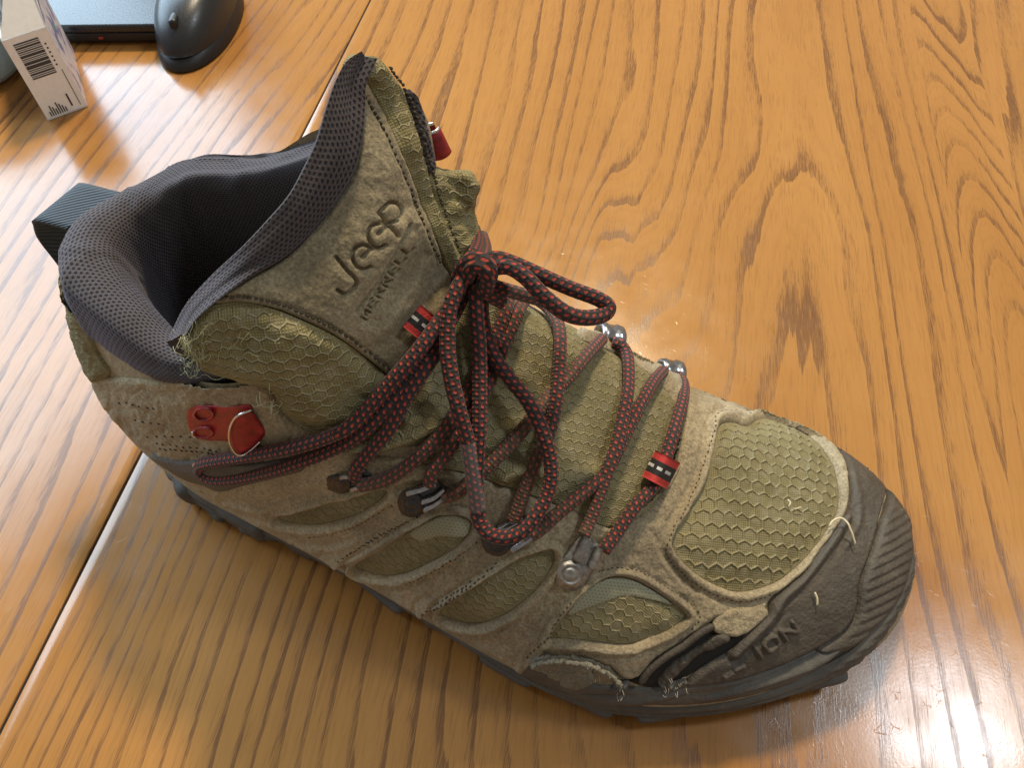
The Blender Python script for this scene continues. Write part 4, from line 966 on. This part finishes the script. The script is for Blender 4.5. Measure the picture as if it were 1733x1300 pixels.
# ------------------------------------------------------------------ oak table: grain runs along (GU x GV); each sheet of veneer carries its own ring field
GV = np.array([math.sin(math.radians(9.9)), math.cos(math.radians(9.9))]); GU = np.array([GV[1], -GV[0]])
def g2w(u, v): return np.stack([u*GU[0]+v*GV[0], u*GU[1]+v*GV[1]], -1)
def px_uv(px): p = at_z(px)[:,:2]; return np.stack([p@GU, p@GV], 1)
RINGS = [(0,[(1245,577),(1249,470),(1277,406),(1300,345),(1330,318),(1365,303),(1400,318),(1418,360),(1441,416),(1428,485),(1462,591)]), (-1,[(1300,600),(1332,562),(1365,600)]),
 (1,[(1272,0),(1270,100),(1300,170),(1302,225),(1265,300),(1217,340),(1203,406),(1198,485),(1190,550)]), (1,[(1402,0),(1415,92),(1429,208),(1443,277),(1466,360),(1485,462),(1503,591),(1520,700)]), (.75,[(1335,30),(1338,80)]), (.45,[(1350,190),(1358,240)]),
 (2,[(1245,0),(1240,115),(1226,208),(1217,277),(1194,319),(1175,383),(1165,440),(1130,540)]), (2,[(1425,23),(1443,138),(1466,231),(1480,314),(1503,416),(1526,554),(1550,700)]),
 (3,[(1217,0),(1203,106),(1189,198),(1180,231),(1157,323),(1143,397),(1106,443),(1055,475),(1010,490)]), (3,[(1462,14),(1489,138),(1512,240),(1531,323),(1554,406),(1563,485),(1582,591)]),
 (4,[(1185,0),(1171,115),(1160,180),(1152,231),(1143,286),(1129,342),(1083,397),(1042,406),(1018,397)]), (4,[(1494,23),(1522,138),(1545,245),(1577,369),(1596,462),(1614,577)]), (5,[(1157,0),(1146,90),(1130,200),(1110,300),(1060,345),(1030,350)]),
 (5,[(1520,23),(1555,200),(1600,390),(1640,580)]), (7,[(1069,0),(1065,138),(1050,185),(1028,230),(1000,300)]), (9,[(1010,0),(985,120),(950,260),(925,400)]), (11,[(950,0),(925,130),(890,270),(860,400)]), (13,[(880,0),(850,150),(815,270)]), (15,[(800,30),(780,120),(745,230)]), (17,[(715,20),(690,90),(655,140)]),
 (-2,[(1290,1290),(1270,1235)]), (1,[(1000,1290),(980,1220)]), (4,[(800,1290),(790,1190)]), (8,[(600,1290),(620,1120)]), (12,[(420,1290),(470,1100)]), (17,[(240,1290),(340,1000)]), (21,[(90,1290),(240,980)]), (24,[(20,1280),(170,970)]), (-1,[(1500,1290),(1480,1140)]), (1.5,[(1650,1290),(1580,1000)]), (3.2,[(1733,1200),(1640,900)])]
rp, rv_ = [], []
for v, l in RINGS:
    q = resample(np.array(l, float), 45) if len(l) > 2 else np.array(l, float)
    rp.append(px_uv(q)); rv_ += [v]*len(q)
rp = np.vstack(rp)*[1.0, .45]; rv_ = np.array(rv_)
_k = _U(((rp[:,None]-rp[None])**2).sum(-1))+np.eye(len(rp))*.004; _p = np.column_stack([np.ones(len(rp)), rp])
_s = np.linalg.solve(np.block([[_k, _p], [_p.T, np.zeros((3, 3))]]), np.concatenate([rv_, np.zeros(3)]))
def ring_main(u, v):
    x = np.stack([u, v*.45], -1).reshape(-1, 2); out = np.empty(len(x))
    for i in range(0, len(x), 4000):
        c = x[i:i+4000]; out[i:i+4000] = _U(((c[:,None]-rp[None])**2).sum(-1))@_s[:len(rp)]+_s[len(rp)]+c@_s[len(rp)+1:]
    return out.reshape(np.shape(u))
def ring_strip(u, v):   # arched figure of the narrow strip
    return 4.2*(v*.9 + 30*(u-.70)**2 - .55*np.sin(v*2.2+.3)) + 1.2*np.sin(u*30+v*3)
def ring_left(u, v): return -u*26 + .9*np.sin(v*1.7+u*4)+ .5*np.sin(v*4.1+1) + .8*np.exp(-((u+.95)/.16)**2)*v
def ring_right(u, v): return u*16+.9*np.sin(v*1.9)
k = N('oak_veneer')
sepn = k.n('ShaderNodeSeparateXYZ'); k.put(sepn.inputs[0], k.uv()); U_, V_ = sepn.outputs[0], sepn.outputs[1]
def comb(a, b): c = k.n('ShaderNodeCombineXYZ'); k.put(c.inputs[0], a); k.put(c.inputs[1], b); return c.outputs[0]
st = lambda su, sv: comb(k.math('MULTIPLY', U_, su), k.math('MULTIPLY', V_, sv))
n_low = k.noise(st(22, 1.6), 1.0, 2, .5); n_rag = k.noise(st(420, 30), 1.0, 2, .6); n_fib = k.noise(st(2300, 85), 1.0, 2, .65); n_mid = k.noise(st(80, 2.4), 1.0, 2, .5)
ring = k.attr('ring')
r1 = k.math('ADD', ring, k.math('MULTIPLY', k.math('SUBTRACT', n_low, .5), 2.0)); r1 = k.math('ADD', r1, k.math('MULTIPLY', k.math('SUBTRACT', n_mid, .5), .85))
r1 = k.math('ADD', r1, k.math('MULTIPLY', k.math('SUBTRACT', n_rag, .5), .16))
fr_ = k.math('FRACT', k.math('ADD', r1, .15))
wid = k.math('ADD', .25, k.math('MULTIPLY', k.noise(st(48, 3.0), 1.0, 2, .5), 1.5))
fr2 = k.math('DIVIDE', fr_, wid)
band = k.ramp(fr2, [(0.0, .05), (.03, .92), (.16, .86), (.26, .46), (.42, .16), (.65, .04), (1.0, .02)])
stren = k.ramp(k.noise(st(22, 5), 1.0, 3, .6), [(.32, .30), (.60, 1.0)])
band = k.math('MULTIPLY', band, stren)
xx = k.math('ADD', n_fib, k.math('MULTIPLY', k.math('SUBTRACT', .5, band), .36))
pore = k.ramp(xx, [(.40, 1.0), (.53, 0.0)])
fine = k.math('MULTIPLY', k.ramp(k.noise(st(1300, 45), 1.0, 2, .6), [(.36, 1.0), (.47, 0.0)]), k.ramp(k.noise(st(60, 12), 1.0, 2, .5), [(.35, .25), (.6, 1.0)]))
thin = k.ramp(k.math('FRACT', k.math('MULTIPLY', r1, 3.0)), [(0.0, .6), (.10, 1.0), (.35, .1), (1.0, .0)])
dk = k.math('ADD', k.math('MULTIPLY', pore, .56), k.math('MULTIPLY', band, .34))
dk = k.math('ADD', dk, k.math('ADD', k.math('MULTIPLY', fine, .30), k.math('MULTIPLY', thin, .09)), clamp=True)
tone = k.noise(st(9, 2), 1.0, 4, .6)
light = k.mix(k.ramp(tone, [(.3, 0.0), (.7, 1.0)]), (.315,.138,.033), (.395,.187,.052))
col = k.mix(dk, light, (.140,.060,.021))
scr = k.noise(k.pos(), 900, 2, .5); wav = k.noise(k.pos(), 55, 3, .5)
crk = k.n('ShaderNodeTexVoronoi', feature='DISTANCE_TO_EDGE', i_Scale=210.0); k.put(crk.inputs['Vector'], k.pos())
crk2 = k.ramp(crk.outputs['Distance'], [(0.0, 1.0), (.035, 0.0)])
crk3 = k.math('MULTIPLY', crk2, k.ramp(k.noise(k.pos(), 120, 3, .6), [(.58, 0.0), (.70, 1.0)]))
nrm_ = k.bump(k.math('MULTIPLY', pore, -1.0), .04, .0002); nrm_ = k.bump(scr, .05, .0003, nrm_); nrm_ = k.bump(wav, .018, .002, nrm_)
nrm_ = k.bump(crk3, .10, .0003, nrm_)
rg = k.math('ADD', k.ramp(wav, [(.3, .14), (.7, .22)]), k.math('MULTIPLY', dk, .08))
M['oak'] = k.set(Base_Color=col, Roughness=rg, Normal=nrm_, Specular_IOR_Level=.5)
table = empty('table_top', (0, 1.0, 0)); table['kind'] = 'structure'; table['label'] = 'varnished oak table top with a joint between its leaves'
def board(u0, u1, v0, v1, fn, name='veneer_board', bev=(0, 0), du=.014, dv=.02):
    us = np.linspace(u0, u1, max(int((u1-u0)/du), 2)+1); zs = np.zeros(len(us))
    if bev[0]: us = np.concatenate([[u0, u0, u0+.0005, u0+.0012], us[us > u0+.005]]); zs = np.concatenate([[-.06, -.0016, -.0004, 0], np.zeros(len(us)-4)])
    if bev[1]: us = np.concatenate([us[us < u1-.005], [u1-.0012, u1-.0005, u1, u1]]); zs = np.concatenate([zs[:len(us)-4], [0, -.0004, -.0016, -.06]])
    vs = np.linspace(v0, v1, int((v1-v0)/dv)+1)
    Ug, Vg = np.meshgrid(us, vs, indexing='ij'); xy = g2w(Ug, Vg); P = np.dstack([xy, np.repeat(zs[:,None], len(vs), 1)]).reshape(-1, 3)
    return build(name, P, [f[::-1] for f in grid_faces(len(us), len(vs))], M['oak'], table, True, np.stack([Ug, Vg], -1).reshape(-1, 2)*H, {'ring': fn(Ug, Vg).ravel()})
board(-.6342, .62, -.6, 2.6, ring_main, bev=(1, 0))
board(.62, .742, -.6, 2.6, ring_strip)
board(.742, 2.4, -.6, 2.6, ring_right)
board(-1.25, -.6378, -.6, 2.6, ring_left, bev=(0, 1)); board(-2.8, -1.25, -.6, 2.6, lambda u, v: ring_left(u, v)*.8+3)
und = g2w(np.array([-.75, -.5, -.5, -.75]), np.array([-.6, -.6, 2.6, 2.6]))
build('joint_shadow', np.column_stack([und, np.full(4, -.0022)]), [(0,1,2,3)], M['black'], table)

# ------------------------------------------------------------------ things behind the boot
def lathe(name, prof, c, mat, parent=None, n=48):
    a = np.linspace(0, 2*math.pi, n+1)[:-1]; V = [[(c[0]+r*math.cos(t), c[1]+r*math.sin(t), c[2]+z_) for t in a] for r, z_ in prof]
    return build(name, np.array(V).reshape(-1, 3), [f[::-1] for f in grid_faces(len(prof), n, False, True)], mat, parent)
def rbox(name, c, size, mat, parent, bev=.004, rot=0.0, seg=3, taper=1.0):
    bm = bmesh.new(); bmesh.ops.create_cube(bm, size=1.0)
    for v in bm.verts: v.co = Vector((v.co.x*size[0]*(taper if v.co.z > 0 else 1), v.co.y*size[1]*(taper if v.co.z > 0 else 1), v.co.z*size[2]))
    if bev: bmesh.ops.bevel(bm, geom=bm.edges[:]+bm.verts[:], offset=bev, segments=seg, profile=.6, affect='EDGES')
    R = Matrix.Rotation(rot, 3, 'Z'); V = np.array([tuple(R @ v.co + Vector(c)) for v in bm.verts]); bm.verts.index_update(); F = [[v.index for v in f.verts] for f in bm.faces]
    bm.free(); return build(name, V, F, mat, parent, True)
M['laptop'] = plain('laptop_plastic', (.020,.021,.023), .30, 0, .1, 900, .05)
M['laptop_side'] = plain('laptop_side', (.010,.010,.011), .5)
lp = empty('laptop', (-1.3, 1.9, 0)); tag(lp, 'black laptop lying flat at the top left behind the mouse', 'laptop')
rbox('base', (-1.335, 1.955, .0185), (1.14, .75, .022), M['laptop_side'], lp, .005, .02); rbox('lid', (-1.335, 1.955, .041), (1.15, .76, .019), M['laptop'], lp, .006, .02)
rbox('indicator', (-.905, 1.5785, .024), (.010, .004, .004), M['red'], lp, .001, .02)
for fx_, fy_ in ((-1.0, 1.65), (-1.0, 2.2), (-1.7, 1.65), (-1.7, 2.2)): rbox('rubber_foot', (fx_, fy_, .004), (.06, .03, .008), M['black'], lp, .001)
# mouse
M['mouse'] = plain('mouse_shell', (.016,.017,.019), .36, 0, .1, 900, .04); M['mouse_low'] = plain('mouse_base', (.008,.008,.009), .45)
mo = empty('computer_mouse', (-.705, 1.655, 0)); tag(mo, 'small black computer mouse with scroll wheel beside the laptop', 'mouse')
def mouse_shell(name, scale, z0, z1, mat, cut=None):
    n, m = 40, 16; V = []
    for i in range(n):
        a = 2*math.pi*i/n
        for j in range(m):
            e = j/(m-1)*math.pi/2; r = math.cos(e)**.55; zz = z0+(z1-z0)*math.sin(e)**.9
            y = math.sin(a)*r*.168*scale; x = math.cos(a)*r*.094*scale*(1-.10*math.cos(2*math.asin(max(-1, min(1, math.sin(a)))))*.5)
            zz = zz*(1-.22*(y/.17)**2-.10*(-y/.17)) if j > 0 else zz
            V.append((-.705+x*.88+.06*y, 1.655+y, zz))
    return build(name, V, [f for f in grid_faces(n, m, True, False)], mat, mo)
mouse_shell('base', 1.03, .004, .060, M['mouse_low']); mouse_shell('shell', .96, .030, .118, M['mouse'])
wheel = rbox('scroll_wheel', (-.712, 1.548, .081), (.018, .046, .030), M['mouse_low'], mo, .008)
rbox('button_gap', (-.708, 1.618, .1085), (.003, .05, .004), M['black'], mo, .0008)
# carton
M['card'] = plain('white_card', (.86,.85,.83), .55, 0, .04, 400, .05); M['ink'] = plain('ink', (.05,.05,.055), .6)
k = N('printed_side'); g_ = k.noise(k.pos(), 70, 3); M['print'] = k.set(Base_Color=k.ramp(g_, [(.40, (.52,.50,.60)), (.52, (.62,.60,.66)), (.60, (.20,.15,.38)), (.70, (.10,.38,.25))]), Roughness=.45)
M['plastic'] = plain('grey_plastic', (.36,.37,.36), .35, 0, .2, 120, .2)
A0 = np.array([-.947, 1.323, 0]); A1 = np.array([-.880, 1.370, 0]); ex = A1-A0; ey = np.array([-.093, .198, 0]); hz = .175; cw = .0016
cart = empty('carton', (A0+A1)/2); tag(cart, 'small open white carton with a barcode at the left edge', 'carton')
def panel(name, a, b, c_, d, mat, parent, th=.0016):
    a, b, c_, d = map(np.array, (a, b, c_, d)); n_ = np.cross(b-a, d-a); n_ = n_/np.linalg.norm(n_)*th
    V = [a, b, c_, d, a-n_, b-n_, c_-n_, d-n_]; return build(name, V, [(0,1,2,3),(7,6,5,4),(0,4,5,1),(1,5,6,2),(2,6,7,3),(3,7,4,0)], mat, parent, False)
Z = np.array([0, 0, hz]); e0 = np.array([0, 0, .001])
front = panel('front_panel', A0+e0, A1+e0, A1+Z, A0+Z, M['card'], cart); panel('side_panel', A1+e0, A1+ey+e0, A1+ey+Z, A1+Z, M['print'], cart)
panel('side_panel', A0+ey+e0, A0+e0, A0+Z, A0+ey+Z, M['card'], cart); panel('back_panel', A1+ey+e0, A0+ey+e0, A0+ey+Z, A1+ey+Z, M['card'], cart); panel('bottom_panel', A0+e0*2, A0+ey+e0*2, A1+ey+e0*2, A1+e0*2, M['card'], cart)
up_ = np.array([.012, .055, .070]); panel('flap', A0+Z+e0, A1+Z+e0, A1+Z+up_*.75-ex*.22, A0+Z+up_+ex*.12, M['card'], cart)
panel('flap', A1+Z+e0, A1+ey+Z+e0, A1+ey*.85+Z+np.array([.010,.0,.075]), A1+ey*.2+Z+np.array([.010,0,.075]), M['print'], cart)
nf = np.cross(ex, [0, 0, 1]); nf = nf/np.linalg.norm(nf)*.0006
def mark(u0, u1, v0, v1, name='print_mark'):
    f = lambda u, v: A0+ex*u+Z*v+nf; return build(name, [f(u0,v0), f(u1,v0), f(u1,v1), f(u0,v1)], [(0,1,2,3)], M['ink'], front, False)
vv_ = .93
for wd_ in (.016,.010,.022,.008,.014,.010,.030,.012,.008,.034,.040,.012,.010,.022,.010,.016):
    mark(.18, .74, vv_-wd_, vv_, 'barcode_bar'); vv_ -= wd_+.010
for i in range(8): mark(.12+.055*i, .15+.055*i, .04, .10+.10*((i*5) % 7)/7, 'print_line')
mark(.66, .70, .08, .24, 'print_line'); mark(.86, .875, .06, .52, 'print_line')
for i in range(6): mark(.80, .84, .58+.05*i, .60+.05*i, 'print_line')
# grey plastic wrapper sticking out of the carton
n, m = 22, 14; V = []
cb = A0+ex*.45+ey*.55
for i in range(n):
    a = 2*math.pi*i/n
    for j in range(m):
        f = j/(m-1); r = .9*(1-f**4*.75)*(1+.14*math.sin(5*a+f*4)+.08*math.sin(9*a-f*7)); p = cb+ex*.42*r*math.cos(a)+ey*.40*r*math.sin(a); V.append((p[0], p[1], .02+f*.225+.012*math.sin(3*a)))
pw = build('plastic_wrapper', V, grid_faces(n, m, True, False)+[tuple(i*m+m-1 for i in range(n))], M['plastic']); tag(pw, 'crumpled grey plastic wrapper sticking out of the white carton', 'wrapper')
# pale blue tub
M['tub'] = plain('pale_blue_plastic', (.42,.56,.62), .42, 0, .05, 300, .05)
tb = lathe('tub', [(0,.003),(.075,.003),(.092,.010),(.102,.026),(.106,.060),(.108,.16),(.112,.165),(.112,.172),(.104,.174),(.100,.165),(.096,.05),(.07,.02),(0,.018)], (-1.155, 1.492, 0), M['tub']); tag(tb, 'pale blue plastic tub cut off by the left edge', 'tub')
# straw bits on the toe
def straw(pts, r, label, lifts):
    q = resample(np.array(pts, float), 3); lf = np.interp(np.linspace(0, 1, len(q)), np.linspace(0, 1, len(lifts)), lifts)
    o = tube('straw_bit', on(SBS, q, lf), r, M['straw'], None, 6); tag(o, label, 'straw', 'dry straw bits on the boot'); return o
straw([(1391,897),(1396,888),(1408,886),(1420,905),(1432,926)], .0012, 'longest bent straw stalk across the rim of the toe panel', [.014,.018,.022,.020,.016])
straw([(1368,1001),(1371,1010),(1372,1021)], .0012, 'short pale straw bit on the dark rubber toe cap', [.012,.013,.012])
straw([(1322,852),(1325,858),(1323,864)], .0009, 'tiny curled straw bit in the middle of the toe mesh', [.014,.016,.014])
straw([(1333,869),(1342,866),(1346,870)], .0007, 'thin straw hair right of the curled bit on the toe mesh', [.014,.017,.014])
